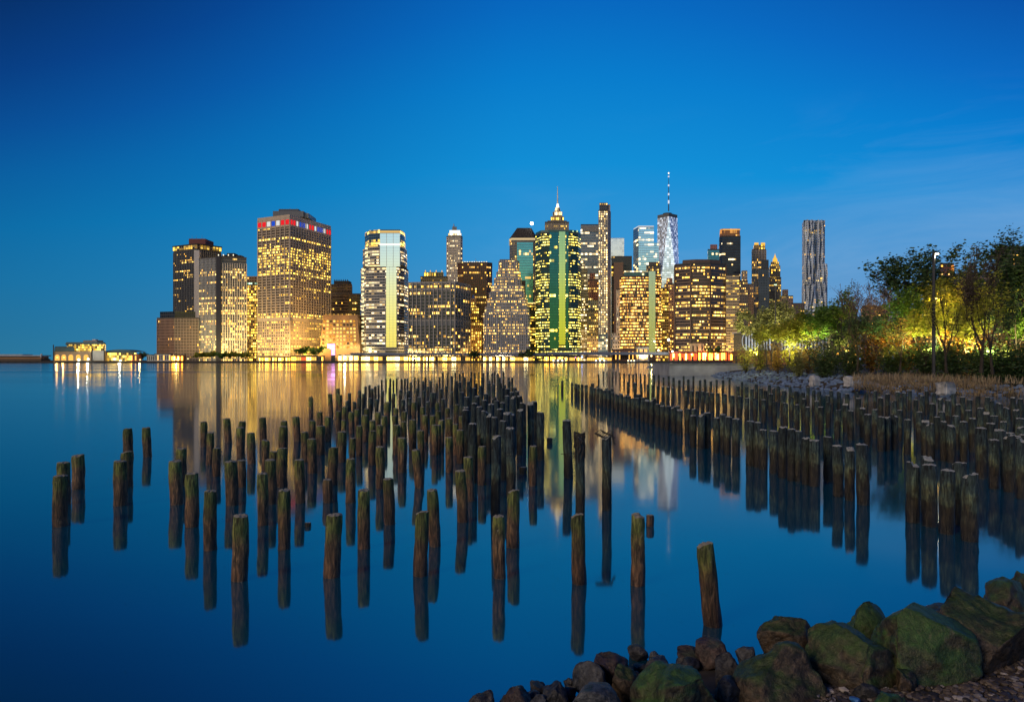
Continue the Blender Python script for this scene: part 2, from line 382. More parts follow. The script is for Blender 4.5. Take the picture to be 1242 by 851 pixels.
m=MB(); t=(P[1]-P[0]).normalized(); m.prism([P[1]-t*8+Vector((0,-1.8)),P[1]+Vector((1,-1.8)),P[1]+Vector((1,2)),P[1]-t*8+Vector((0,2))],BZ,z1+1); m.build('corner_shaft',plain('dark_glass_shaft',(.03,.03,.035,1),.3),r)
for x0,x1,yt in ((269,274,309),(275,284,307),(286,292,309.5)): pbox(r,'penthouse',x0,x1,yt,313,1010,14,darkroof)
for x in (265,271,277,283): 
    m=MB(); m.tube([gp(x,310,1004),gp(x,308.6,1004)],.7,8); m.build('roof_lamp',crownw,r)
fm=facade('narrow_tower_facade',(.30,.20,.12),(.02,.03,.03),.65,.6,.85,.3,low=.3,lowf=30,cols=GOLD,st=1.15)
r,P,z1,fl=tower('residential_tower','narrow brown tower with teal upper floors and golden lower floors, between two big ones',[(298,1075),(313,1075)],346,fm,(7,),3.3,0,40)
tier(r,'upper_floors',[(299,1076),(313.5,1076)],369,342,facade('teal_floors',(.08,.16,.15),(.02,.07,.06),.7,.6,.5,.4,cols=((.35,1,.6,1),(.8,1,.8,1)),st=.8),(6,),3.3,30)
tier(r,'crown',[(299.5,1077),(314,1077)],342,335,facade('crown_brick',(.22,.15,.11),lit=.1),(5,),3.3,25)

# --- the broad tower with the coloured panels
fm=facade('panel_tower_facade',(.34,.28,.23),(.012,.014,.017),.86,.5,.26,.95,low=.4,lowf=17,band=(36.1,41.8),cols=GOLD,st=1.35)
r,P,z1,fl=tower('office_tower','broad pale-ribbed tower with red, white and blue panels along its top',[(313,1012),(351.5,985),(400.8,1070)],263.5,fm,(21,48),3.3,1,None)
zp=gz(386,985)
for i,n in ((0,7),(1,16)):
    piers(r,P,i,n,BZ,z1,1.35,1.0,pierm,'main_piers'); piers(r,P,i,n*2,BZ,zp,.9,.7,pierm,'fine_piers')
m=MB(); Q=[p for p in scaled(P,1.012)]; m.prism(Q,zp-2,zp+2.2); m.build('belt_course',pierm,r)
m=MB(); m.prism(scaled(P,1.015),z1-13,z1+4); m.build('attic_band',plain('attic_stone',(.46,.37,.31,1)),r)
PC={'R':lamp_mat('red_panel',(1,.02,.03,1),.9),'W':lamp_mat('white_panel',(.9,.88,.85,1),.85),'B':lamp_mat('blue_panel',(.02,.10,.75,1),.8)}
Pq=scaled(P,1.018)
for i,seq in ((0,'RRWBWRR'),(1,'RRWBBWRRWBBWRR')):
    a,b=Pq[i],Pq[i+1]; n=len(seq); t=(b-a)/n; nn=Vector((t.y,-t.x)).normalized()
    for k,cn in enumerate(seq):
        c0=a+t*(k+.16)+nn*.1; c1=a+t*(k+.84)+nn*.1; d=-nn*.5
        m=MB(); m.prism([c0+nn*.3,c1+nn*.3,c1+d,c0+d],z1-10,z1-3.2); m.build('lit_panel',PC[cn],r)
pbox(r,'penthouse',331,368,256,263,1010,45,plain('plant_grey',(.16,.17,.19,1))); pbox(r,'penthouse',338,362,253.6,256.5,1020,30,plain('plant_grey_dark',(.10,.11,.13,1)))
pbox(r,'penthouse',362,374,258.5,264,1015,40,metalm)
for x,y in ((352,251.5),(360,252),(372,256)): mast(r,'aerial',x,258,y,1022,.3,.12,metalm)

# --- dark stepped block, golden sloped block
fm=facade('dark_step_facade',(.085,.055,.045),(.012,.012,.014),.75,.5,.10,.95,st=.8,cols=WARM)
r,P,z1,fl=tower('office_block','dark brown stepped block with rooftop plant, behind the sloped golden block',[(400,1150),(414,1148),(437,1150)],357,fm,(8,14),3.6,0,50,cat='building')
tier(r,'upper_block',[(399,1160),(427,1160)],357,344.5,fm,(16,),3.6,45)
pbox(r,'penthouse',405,423,340.5,345,1170,20,darkroof)
for k in range(7): mast(r,'vent_stack',406+k*2.6,341,338.8,1172,.7,.7,darkroof)
sand=plain('golden_stone',(.26,.16,.085,1))
r=empty('office_block',(gx(411,985),1005,BZ),'low sandy block with sloping ends and square golden windows','building',CG)
r.location=(gx(411,985),1005,BZ)
m=MB(); D=985
b0,b1=gx(386,D),gx(437.5,D); t0,t1=gx(392,D),gx(433.5,D); zt=gz(383,D); 
m.walls([(b0,D),(b1,D),(b1,D+40),(b0,D+40)],[(t0,D),(t1,D),(t1,D+40),(t0,D+40)],BZ,zt,(),5); m.cap([(t0,D),(t1,D),(t1,D+40),(t0,D+40)],zt); m.build('wall',sand,r)
wl=[lamp_mat('office_window_bright',(1,.62,.14,1),1.5),lamp_mat('office_window_amber',(1,.45,.06,1),.8),plain('office_window_dark',(.02,.02,.02,1),.2)]
proto={}
for row in range(8):
    y=389.5+row*4.5; n=10
    for k in range(n):
        x=393.5+k*4.0-row*.25+(.5*row*k/n)
        mi=random.choices((0,1,2),(6,3,1) if row>1 else (2,3,4))[0]
        if mi not in proto:
            m=MB(); m.box(-1.5,1.5,-.18,.25,-1.5,1.5); o=m.build('window',wl[mi],r); proto[mi]=o
        else:
            o=proto[mi].copy(); COL.objects.link(o)
        o.location=Vector((gx(x,D),D,gz(y,D)))-r.location
ledge(r,[Vector((t0,D)),Vector((t1,D)),Vector((t1,D+40)),Vector((t0,D+40))],zt,1.6,.6,sand)
for k in range(8):
    m=MB(); m.box(gx(394+k*5,D),gx(395+k*5,D),D+2,D+4,zt+1.6,zt+2.8); m.build('roof_lamp',goldl,r)

# --- banded tower with the glass strip
fm=facade('banded_facade',(.40,.38,.36),(.03,.035,.04),.94,.5,.26,.8,low=.15,cols=((1,.62,.2,1),(1,.86,.55,1)),st=.9,grough=.1)
fmw=facade('banded_facade_warm',(.42,.36,.24),(.03,.035,.04),.94,.5,.45,.7,low=.5,lowf=35,cols=GOLD,st=1.2,grough=.1)
strip=facade('glass_strip',(.55,.58,.55),(.88,.95,.93),.94,.96,.0,.0,metal=1.0,grough=.10)
D=975
r,P,z1,fl=tower('office_tower','banded tower with stepped shoulders and a mirrored yellow glass strip down its face',[(437.5,1010),(444,980),(467,D),(482,D),(490,990),(495,1015)],324,fm,(7,7,1,5,5),3.35,2,30)
# upper storeys step in
tier(r,'upper_floors',[(440,1008),(446,982),(462,D+1),(484.5,D+1),(490,992),(493.5,1015)],324,303,fm,(6,6,1,3,4),3.35,28)
tier(r,'top_floors',[(442.5,1006),(447.5,984),(461,D+2),(485,D+2),(489.5,994),(491.5,1014)],303,283,facade('top_glass_facade',(.10,.20,.26),(.05,.12,.18),.94,.75,.30,.9,cols=GOLD,st=.9,metal=.5),(5,5,1,3,3),3.35,26)
def strip_part(x0,x1,y0,y1,D,name='glass_strip',mat=None):
    m=MB(); a,b=Vector((gx(x0,D),D-.6)),Vector((gx(x1,D),D-.6)); fl=3.35/F*D
    m.walls([a,b,b+Vector((0,2)),a+Vector((0,2))],[a,b,b+Vector((0,2)),a+Vector((0,2))],gz(y0,D),gz(y1,D),(3,1,3,1),fl,0,BZ); m.cap([a,b,b+Vector((0,2)),a+Vector((0,2))],gz(y1,D)); return m.build(name,mat or strip,r)
strip_part(468.3,481,421,323.6,D); strip_part(460.8,485.2,323.4,283,D)
m=MB(); m.box(gx(460.5,D),gx(485.5,D),D-1.2,D+1,gz(297.5,D),gz(295.8,D)); m.build('lit_band',crownw,r)
m=MB()
for k in range(24): 
    y=300+k*5; m.box(gx(438,D)+ (0 if y>324 else 5),gx(440.6,D)+(0 if y>324 else 5),D+3,D+5,gz(y+1.8,D),gz(y,D))
m.build('edge_windows',lamp_mat('edge_window_light',(1,.85,.4,1),1.6),r)

# --- grid-fronted block
fm=facade('grid_block_facade',(.22,.20,.18),(.012,.028,.024),.8,.66,.12,.4,low=.75,lowf=8,cols=WARM,st=1.0)
r,P,z1,fl=tower('office_block','wide grid-fronted block with dark green glass and bright ground floors',[(495.5,975),(551.6,965),(570,1010)],342.5,fm,(33,18),4.05,1,None,cat='building')
gr=plain('grid_stone',(.36,.33,.30,1))
piers(r,P,0,11,BZ,z1+1,1.3,1.1,gr,'main_piers'); piers(r,P,1,6,BZ,z1+1,1.3,1.1,gr,'main_piers')
m=MB(); m.prism(scaled(P,1.012),z1-1,z1+1.6); m.build('cornice',gr,r)
for y in (350.5,388): 
    m=MB(); z=gz(y,965); m.prism(scaled(P,1.008),z-1,z+1); m.build('belt_course',gr,r)
m=MB(); z=gz(391,965); m.prism(scaled(P,1.004),z-4.6,z+2.4); m.build('plant_floor',plain('louvre_grey',(.16,.17,.17,1)),r)
# --- small dome-lit building, slender pale tower
fm=facade('small_top_facade',(.20,.17,.10),(.02,.03,.02),.6,.5,.3,.5,cols=GOLD,st=1.0)
r,P,z1,fl=tower('building','small flat tower with lit green and gold attic, behind the grid-fronted block',[(510,1200),(543,1200)],336,fm,(14,),3.2,0,30,cat='building')
tier(r,'attic',[(514,1202),(538,1202)],336,330,facade('gold_attic',(.3,.26,.10),winu=.5,winv=.6,lit=.7,cols=GOLD),(8,),6,20)
for x in (516,522,529,536): mast(r,'roof_lamp',x,330,327.8,1204,.8,.6,goldl)
fm=facade('slender_pale_facade',(.52,.47,.42),(.05,.05,.05),.42,.5,.25,.4,cols=WHITE,st=.7)
r,P,z1,fl=tower('skyscraper','slender pale stone tower with a white-lit crown and stubby spire',[(541.5,1300),(544,1294),(558.5,1294),(561,1300)],287,fm,(1,9,1),3.0,1,30)
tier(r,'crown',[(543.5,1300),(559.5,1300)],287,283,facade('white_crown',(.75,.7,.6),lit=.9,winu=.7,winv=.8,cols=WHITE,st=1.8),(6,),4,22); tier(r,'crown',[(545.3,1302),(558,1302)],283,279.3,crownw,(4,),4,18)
tier(r,'lantern',[(548.5,1305),(554,1305)],279.3,275,plain('lantern_stone',(.2,.22,.25,1)),(2,),3,8); mast(r,'spire',550.5,275,271,1308,1.3,.3,metalm)
# --- brown tower with lit crown
fm=facade('brown_crown_facade',(.13,.065,.05),(.02,.015,.015),.6,.55,.16,.5,cols=WARM,st=.9)
r,P,z1,fl=tower('office_tower','dark red-brown tower with a row of bright crown lights',[(555,1120),(562,1112),(590,1112),(597,1120)],319,fm,(4,12,4),3.3,1,45)
piers(r,P,1,12,BZ,z1,.9,.8,plain('red_brown_rib',(.16,.08,.06,1)),'ribs')
for k in range(11): mast(r,'crown_lamp',561+k*2.9,319,317.2,1113,1.0,1.0,crownw if k%3 else crownl)
mast(r,'aerial',577,319,313.5,1130,.4,.2,metalm)
# --- small art-deco tower lit orange
fm=facade('deco_facade',(.42,.25,.12),(.03,.02,.02),.5,.55,.5,.4,cols=GOLD,st=1.1)
r,P,z1,fl=tower('residential_tower','small golden stepped tower squeezed between the grid block and the stepped grey tower',[(569,1050),(584,1050)],388,fm,(6,),3.6,0,30)
tier(r,'upper_floors',[(570,1052),(581,1052)],388,372,fm,(5,),3.6,20); tier(r,'upper_floors',[(571,1054),(577.5,1054)],372,362,fm,(3,),3.6,14); tier(r,'cap',[(572,1055),(576,1055)],362,357,plain('blue_cap',(.05,.10,.3,1)),(2,),3,10,topk=.3)
# --- stepped grey ziggurat
zf=[(.42,.40,.40)]
fm=facade('ziggurat_facade',(.40,.385,.385),(.03,.03,.035),.5,.5,.42,.55,low=.12,cols=WARM,st=1.1)
D=970
r=empty('office_tower',(gx(614,D),D+20,BZ),'pale grey stepped tower narrowing in many setbacks','tower',CG)
steps=[(586,643,437,380,0),(588,642,380,372,4),(590.5,640,372,363,7),(593,638,363,355,10),(595.5,636,355,346.5,13),(599,633,346.5,338,16),(602,631.5,338,330,19),(604.5,630,330,317,22)]
zr=plain('setback_stone',(.36,.35,.36,1))
for i,(x0,x1,y0,y1,off) in enumerate(steps):
    o=tier(r,'setback',[(x0,D+off+8),(x0+2,D+off),(x1-3,D+off),(x1,D+off+8)],y0,y1,fm,(2,max(8,int((x1-x0)/1.9)),2),3.5,30-off*.5)
    P=world_pts([(x0,D+off+8),(x0+2,D+off),(x1-3,D+off),(x1,D+off+8)],30-off*.5)
    if i in (0,3,5,7): piers(r,P,1,max(6,int((x1-x0)/2.6)),gz(y0,D+off),gz(y1,D+off)+1.4,1.0,.8,zr,'ribs')
m=MB(); m.box(gx(630,D),gx(638,D),D+30,D+44,BZ,gz(337,D)); m.build('rear_wing',plain('rear_wing_brown',(.10,.07,.05,1)),r)
tier(r,'penthouse',[(606,D+26),(625,D+26)],317,314.5,plain('plant_grey_2',(.2,.2,.22,1)),(6,),3,8)

# --- hip-roofed teal tower
fm=facade('teal_glass_facade',(.10,.11,.13),(.10,.36,.42),.9,.86,.05,.8,metal=.85,grough=.12,cols=WARM,st=1.0)
fmd=facade('dark_frame_facade',(.20,.19,.19),(.02,.04,.05),.5,.6,.12,.5,st=.8)
D=1250
r,P,z1,fl=tower('skyscraper','teal glass tower under a dark hipped roof, a beacon lamp at its ridge',[(618,1262),(621,D),(648,D),(652,1262)],291,fmd,(3,16,3),3.2,1,50,parapet=0)
P2=world_pts([(627.5,D),(646,D)],50)
m=MB(); a=Vector((gx(627,D),D-1.2)); b=Vector((gx(646.5,D),D-1.2)); q=[a,b,b+Vector((0,3)),a+Vector((0,3))]; m.walls(q,q,BZ,gz(294,D),(8,1,8,1),3.2/F*D,0,BZ); m.cap(q,gz(294,D)); m.build('glass_front',fm,r)
m=MB(); m.prism(scaled(P,1.03),z1,z1+3.5); m.build('lit_cornice',lamp_mat('cornice_lamps',(1,.75,.4,1),.7),r)
Q=scaled(P,1.03); m=MB(); T=[Vector((gx(627,D),D+18)),Vector((gx(628,D),D+15)),Vector((gx(644,D),D+15)),Vector((gx(645,D),D+18)),Vector((gx(645,D),D+34)),Vector((gx(627,D),D+34))]
m.walls(Q,T,z1+3.5,gz(274.5,D),(),4); m.cap(T,gz(274.5,D)); m.build('roof',plain('slate_roof',(.035,.03,.03,1)),r)
m=MB(); bm=bmesh.new(); bmesh.ops.create_icosphere(bm,subdivisions=2,radius=3.0); me=[v.co+gp(645,271,D+12) for v in bm.verts]; m.mesh(me,[tuple(v.index for v in f.verts) for f in bm.faces]); bm.free(); m.build('beacon_lamp',lamp_mat('beacon',(1,.93,.8,1),12),r)
m=MB(); m.box(gx(618,D)-.5,gx(652,D)+.5,D-1.5,D,gz(368.5,D),gz(367,D)); m.build('lit_floor',crownl,r)
m=MB(); D2=1235; q=world_pts([(637,D2),(652,D2)],14); m.walls(q,q,BZ,gz(368,D2),(8,5),3.4/F*D2,0,BZ); m.cap(q,gz(368,D2)); m.build('podium',facade('podium_dark',(.05,.045,.04),winu=.8,winv=.5,lit=.6,fvar=.5,cols=GOLD,st=1.0),r)

# --- green glass tower
fl_=facade('green_floors_facade',(.015,.05,.05),(.012,.06,.06),.95,.42,.42,.8,low=.1,cols=GREENY,st=1.15,grough=.12,band=(44.2,46.6))
ft_=facade('teal_panel_facade',(.02,.07,.08),(.02,.13,.15),.96,.9,.03,.9,metal=.8,grough=.12,cols=GREENY,st=.9)
fs_=facade('green_mirror',(.20,.32,.2),(.44,.58,.26),.97,.97,0,0,metal=1.,grough=.09)
D=980
r,P,z1,fl=tower('office_tower','octagonal green glass tower with a bright mirrored strip, lit floors flickering yellow',[(649.5,1004),(656,D+4),(665,D),(692,D),(701,D+6),(704.5,1006)],283,fl_,(6,9,20,9,6),3.25,2,34)
def front(x0,x1,y0,y1,mat,name,out=.8,bays=6,D=D,fpx=3.25):
    m=MB(); a=Vector((gx(x0,D),D-out)); b=Vector((gx(x1,D),D-out)); q=[a,b,b+Vector((0,2)),a+Vector((0,2))]
    m.walls(q,q,gz(y0,D),gz(y1,D),(bays,1,bays,1),fpx/F*D,0,BZ); m.cap(q,gz(y1,D)); return m.build(name,mat,r)
front(666.5,677.6,423,281.5,ft_,'teal_panel'); front(677.9,685.6,418,281,fs_,'mirror_strip',1.4,2); front(686,689.5,423,281.5,ft_,'teal_panel')
m=MB(); m.prism(scaled(P,1.0),z1+1.7,z1+5); m.build('parapet_screen',plain('green_screen',(.03,.12,.12,1),.3),r)
for k in range(7): mast(r,'crown_lamp',670+k*5,281.5,279.6,D+2,.6,.6,lamp_mat('green_lamp',(.8,1,.5,1),1.3) if k==0 else bpy.data.materials['green_lamp'])
# --- spired stone tower behind the green one
fm=facade('spire_stone_facade',(.30,.25,.20),(.03,.03,.03),.4,.55,.2,.5,cols=GOLD,st=.8)
D=1180
r,P,z1,fl=tower('skyscraper','stone tower with a glowing tiered crown and thin spire, behind the green glass tower',[(661,D),(690,D)],270,fm,(14,),3.0,0,40)
tier(r,'crown',[(664,D+3),(687.5,D+3)],270,267.5,fm,(12,),3,32); tier(r,'crown',[(668,D+6),(684,D+6)],267.5,262.5,facade('lit_crown_a',(.35,.24,.14),lit=.7,winu=.5,winv=.6,cols=GOLD),(8,),5,26)
tier(r,'crown',[(670.5,D+8),(682,D+8)],262.5,257,facade('lit_crown_b',(.45,.3,.16),lit=.8,winu=.45,winv=.7,cols=WHITE),(6,),5.5,20); tier(r,'crown',[(672.5,D+10),(680,D+10)],257,251.5,facade('lit_crown_c',(.45,.33,.2),lit=.9,winu=.5,winv=.7,cols=WHITE,st=1.4),(4,),5.5,14,topk=.7)
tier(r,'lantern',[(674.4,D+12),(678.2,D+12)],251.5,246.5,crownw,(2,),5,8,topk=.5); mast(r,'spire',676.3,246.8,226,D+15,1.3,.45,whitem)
# --- behind: grey glass tower, slender ribbed tower and the small ones around them
fm=facade('grey_glass_facade',(.30,.33,.36),(.10,.13,.16),.94,.62,.38,.75,cols=WHITE,st=.9,metal=.5,grough=.15)
r,P,z1,fl=tower('skyscraper','flat-topped grey glass tower with striped lit floors, left of the slender lit tower',[(704.5,1300),(728,1300)],273,fm,(9,),3.2,0,40)
m=MB(); m.box(gx(706,1300),gx(726.5,1300),1300-1,1301,gz(281,1300),gz(274.5,1300)); m.build('louvre_band',plain('louvre',(.22,.22,.22,1)),r)
fm=facade('slender_lit_facade',(.40,.35,.29),(.05,.06,.07),.5,.62,.70,.2,cols=((1,.58,.14,1),(1,.84,.45,1)),st=1.2)
fside=plain('slender_side',(.34,.29,.27,1))
D=1010
r,P,z1,fl=tower('skyscraper','slender square tower, its narrow face crowded with white-gold lit windows',[(726,D),(737,D),(740.5,D+14)],256,fm,(5,0),2.9,0,14)
m=MB(); a,b=P[1],P[2]; m.prism([a+Vector((.4,-.8)),b+Vector((.4,-.8)),b+Vector((0,.2)),a+Vector((0,.2))],BZ,z1+2); m.build('blank_flank',fside,r)
tier(r,'plant_floors',[(727,D+1),(737,D+1)],256,246,facade('plant_cage',(.10,.10,.11),winu=.6,winv=.5,lit=.15),(4,),3,12)
piers(r,P,0,4,BZ,z1,.7,.6,plain('slender_rib',(.42,.40,.38,1)),'ribs')
m=MB(); m.box(gx(738,D),gx(740.6,D),D+3,D+14,z1,gz(247.5,D)); m.build('stair_head',fside,r)
bot=facade('blue_base_facade',(.18,.25,.32),(.06,.12,.2),.8,.7,.4,.4,cols=WHITE,st=.8)
tier(r,'glass_base',[(725.5,D-2),(737,D-2)],437,405,bot,(5,),3.4,4)
fm=facade('white_step_facade',(.42,.36,.30),(.03,.03,.03),.75,.5,.45,.6,cols=WHITE,st=.9)
r,P,z1,fl=tower('residential_tower','narrow stepped apartment tower with white-lit balconies, beside the green glass tower',[(704,1040),(713.5,1040)],348,fm,(5,),3.2,0,30)
tier(r,'upper_floors',[(704.5,1042),(712.5,1042)],348,326,fm,(4,),3.2,20); tier(r,'upper_floors',[(704.5,1044),(709.5,1044)],326,319,fm,(3,),3.2,12)
fm=facade('pink_brick_facade',(.22,.10,.08),(.02,.02,.02),.5,.5,.25,.5,cols=WARM,st=.8)
r,P,z1,fl=tower('residential_tower','red-brown brick tower with a stepped top, before the grey glass tower',[(713,1120),(726.5,1120)],340,fm,(6,),3.2,0,30); tier(r,'upper_floors',[(715,1122),(722,1122)],340,331,fm,(3,),3.2,16)
fm=facade('tan_low_facade',(.36,.27,.18),(.03,.03,.03),.55,.5,.45,.5,cols=WARM,st=1.0)
r,P,z1,fl=tower('building','tan low tower with lit rows, at the foot of the red-brown brick tower',[(712,1020),(725.6,1020)],377,fm,(6,),3.4,0,25,cat='building'); tier(r,'upper_floors',[(713.5,1022),(726.5,1022)],377,364,facade('grey_setback_facade',(.33,.32,.31),winu=.5,winv=.5,lit=.3),(5,),3.4,18)
mir=facade('pale_mirror_facade',(.9,.92,.95),(.95,.97,1.0),.98,.98,0,0,metal=.55,grough=.14)
r,P,z1,fl=tower('office_tower','blank white shining glass block peeping over the dark-topped block',[(740.6,1900),(757,1900)],289,mir,(6,),3.2,0,50,parapet=.6,roof=whitem)
fm=facade('dark_top_block_facade',(.06,.07,.075),(.012,.015,.018),.85,.6,.12,.6,cols=WARM,st=.8)
r,P,z1,fl=tower('office_block','dark block with a flat black top, under the white shining block',[(741.5,1250),(766.5,1250)],311.5,fm,(12,),3.2,0,40,cat='building')
tier(r,'brown_shaft',[(744.5,1240),(756,1240)],437,318,plain('brown_shaft',(.20,.13,.09,1)),(4,),3.2,9)
fm=facade('white_maze_facade',(.52,.50,.48),(.04,.04,.045),.25,.5,.15,.4,cols=WHITE,st=.7)
r,P,z1,fl=tower('building','white slab with dark zigzag joints on a stepped white base, left of the orange-lit block',[(747.5,1005),(757.5,1005)],351,fm,(3,),6,0,20,cat='building')
tier(r,'stepped_base',[(743,1000),(765.5,1000)],437,404,facade('white_base_facade',(.5,.48,.45),winu=.45,winv=.5,lit=.25,cols=WHITE),(8,),5,18)
m=MB()
for k,(x,y0,y1) in enumerate(((752,353,362),(754.5,362,372),(751,372,383),(754,383,395))):
    m.box(gx(x,1005),gx(x+.7,1005),1004.3,1004.9,gz(y1,1005),gz(y0,1005)); m.box(gx(751,1005),gx(755,1005),1004.3,1004.9,gz(y1+.5,1005),gz(y1,1005))
m.build('joint_lines',darkroof,r)
# --- orange-lit office block with glass strip
fm=facade('orange_floors_facade',(.17,.11,.08),(.02,.018,.018),.9,.5,.78,.45,low=.4,lowf=26,cols=((1,.36,.03,1),(1,.66,.2,1)),st=1.15)
D=985
r,P,z1,fl=tower('office_block','brown block glowing with orange floors, a pale glass strip up its corner',[(752,D+8),(757,D),(786.5,D),(795,D),(802.5,D+10)],336,fm,(3,26,0,7),3.7,1,36,cat='building')
st2=facade('pale_strip_facade',(.4,.5,.45),(.42,.52,.44),.95,.95,.0,0,metal=1.,grough=.12)
front(786.7,794.8,428,329,st2,'glass_strip',1.0,2)
tier(r,'teal_attic',[(757,D+4),(786,D+4)],336,328.5,facade('teal_attic_facade',(.10,.17,.18),(.03,.12,.13),.9,.6,.3,.5,cols=WHITE,st=.7,metal=.4),(12,),3.7,26)
# --- pale blue glass tower
fm=facade('blue_glass_facade',(.35,.5,.58),(.42,.66,.80),.95,.75,.22,.8,cols=WHITE,st=.8,metal=.95,grough=.12)
fmd2=facade('blue_glass_dark_facade',(.2,.3,.36),(.12,.25,.34),.95,.75,.15,.8,cols=WHITE,st=.7,metal=.7,grough=.12)
D=1850
r,P,z1,fl=tower('skyscraper','pale blue glass tower with an angled dark flank, left of the tapering tower',[(768.5,1890),(774.5,D),(793,D)],276,fm,(3,8),2.9,1,60)
m=MB(); a,b=P[0],P[1]; nn=Vector((-(b-a).normalized().y*-1,-(b-a).normalized().x)); q=[a+nn*1.2,b+nn*1.2,b+nn*.2,a+nn*.2]
m.walls(q,q,BZ,z1,(3,1,3,1),2.9/F*D,0,BZ); m.build('dark_flank',fmd2,r)
tier(r,'side_block',[(792.6,D+10),(799,D+10)],437,294.5,fm,(3,),2.9,40); m=MB(); m.prism(scaled(P,1.0),z1+1.7,z1+5); m.build('crown_rail',lamp_mat('pale_rail',(.8,.9,1,1),.7),r)
# --- tapering glass tower with mast
D=2000
r=empty('skyscraper',(gx(812.5,D),D+30,BZ),'tapering silvery glass tower with sloping corners and a tall banded mast','tower',CG)
xc=gx(812.6,D); hw=gx(826.3,D)-xc; zb=gz(375,D); zt=gz(262,D); yc=D+hw
ang=math.radians(-5)
def sq(h,rot): return [Vector((xc+h*math.cos(a+rot),yc+h*math.sin(a+rot))) for a in (math.radians(-135),math.radians(-45),math.radians(45),math.radians(135))]
B=sq(hw*1.38,ang); Tq=sq(hw*.88,ang-math.radians(45)); Tq=Tq[1:]+Tq[:1]
gl1=facade('silver_glass_facade',(.6,.65,.72),(.85,.92,.98),.97,.86,2.0,.3,cols=((.62,.78,1,1),(.95,.96,1,1)),st=.17,metal=.7,grough=.16)  # every pane emits a faint glow, standing in for the reflected dawn
m=MB(); fl=2.7/F*D
for i in range(4):
    a,b=B[i],B[(i+1)%4]; t0=Tq[i]; tb=Tq[(i-1)%4]
    m.face([(a.x,a.y,zb),(b.x,b.y,zb),(t0.x,t0.y,zt)],[(0,0),(10,0),(5,(zt-zb)/fl)])
    m.face([(a.x,a.y,zb),(t0.x,t0.y,zt),(tb.x,tb.y,zt)],[(20,0),(25,(zt-zb)/fl),(15,(zt-zb)/fl)])
m.build('glass_shaft',gl1,r)
m=MB(); m.prism([Vector((p.x,p.y)) for p in B],BZ,zb); m.build('base_block',facade('glass_base',(.4,.5,.6),(.5,.6,.7),.95,.9,.1,metal=.8),r)
m=MB(); m.prism(Tq,zt,gz(258,D)); m.build('parapet',plain('steel_parapet',(.12,.13,.15,1)),r)
m=MB(); m.tube([(xc,yc,gz(259,D)),(xc,yc,gz(256,D))],13,20); m.build('mast_ring',plain('ring_dark',(.05,.055,.07,1)),r)
mast(r,'mast',811,256,210,D+hw,1.7,.5,plain('mast_dark',(.05,.07,.12,1)))
for y0,y1 in ((247,243),(237,234.5),(226,224),(215,213.5)):
    m=MB(); m.tube([gp(811,y0,D+hw),gp(811,y1,D+hw)],2.2,10); m.build('mast_band',lamp_mat('mast_lamp',(.8,.88,1,1),.9) if y0==247 else bpy.data.materials['mast_lamp'],r)
m=MB(); m.tube([gp(811,211,D+hw),gp(811,209.3,D+hw)],1.8,10); m.build('mast_lamp',crownw,r)
# --- low tops around it
fm=facade('dark_brown_low_facade',(.13,.11,.10),winu=.6,winv=.5,lit=.2,st=.8)
r,P,z1,fl=tower('office_block','dark grey low top between the orange-lit block and the blue glass tower',[(784,1300),(801.5,1300)],323,fm,(8,),3.2,0,30,cat='building'); tier(r,'upper_block',[(787,1302),(800,1302)],323,317.5,fm,(6,),3.2,20)
fm=facade('pink_step_facade',(.40,.25,.19),(.03,.03,.03),.5,.5,.35,.5,cols=WARM,st=.9)
r,P,z1,fl=tower('residential_tower','pinkish stepped tower with lamps on its top, left of the wide brown block',[(806,1110),(819,1110)],345,fm,(6,),3.2,0,30); tier(r,'crown',[(808,1112),(816,1112)],345,337,facade('pink_crown',(.5,.3,.2),lit=.7,cols=WARM,winu=.5,winv=.6),(4,),4,16,topk=.85)
fm=facade('tan_slab_facade',(.30,.25,.17),(.03,.03,.03),.8,.5,.35,.4,cols=GOLD,st=.9)
r,P,z1,fl=tower('residential_tower','thin tan slab with striped balconies, in the gap by the orange-lit block',[(801.5,1030),(811,1030)],350,fm,(4,),3.4,0,25)
fm=facade('wide_brown_facade',(.155,.11,.09),(.018,.016,.016),.88,.46,.42,.75,low=.1,cols=WARM,st=1.2)
D=975
r,P,z1,fl=tower('office_block','wide brown block of three bays with scattered yellow floors',[(818.7,D+14),(838,D),(861,D),(880.5,D+14)],320,fm,(13,15,13),3.85,1,40,cat='building')
piers(r,P,0,1,BZ,z1,2.2,1.6,plain('brown_bay_pier',(.12,.085,.07,1)),'bay_piers'); piers(r,P,2,1,BZ,z1,2.2,1.6,bpy.data.materials['brown_bay_pier'],'bay_piers')
tier(r,'plant_storey',[(828,D+16),(843,D+8),(861,D+8),(874,D+16)],320,315.5,plain('brown_plant',(.12,.085,.075,1)),(3,),4,24)
fm=facade('beige_slab_facade',(.42,.34,.24),(.05,.045,.04),.94,.42,.30,.3,cols=GOLD,st=.6)
r,P,z1,fl=tower('residential_tower','beige slab with close striped floors, right of the wide brown block',[(880.8,D+10),(896.5,D+10)],334,fm,(6,),3.2,0,30)
fm=facade('black_tower_facade',(.035,.04,.05),(.02,.03,.045),.92,.6,.07,.9,cols=WHITE,st=.8,metal=.3)
r,P,z1,fl=tower('skyscraper','black tower with a copper-glowing crown, behind the beige slab',[(872.7,1290),(876,1280),(898.3,1280)],287,fm,(3,12),3.2,1,45)
tier(r,'crown',[(873.2,1291),(876.2,1282),(897.5,1282)],287,278.5,facade('copper_crown',(.35,.16,.06),(.25,.1,.03),.6,.8,.3,cols=((1,.4,.06,1),(1,.5,.1,1)),st=.5),(3,12),8.5,42)
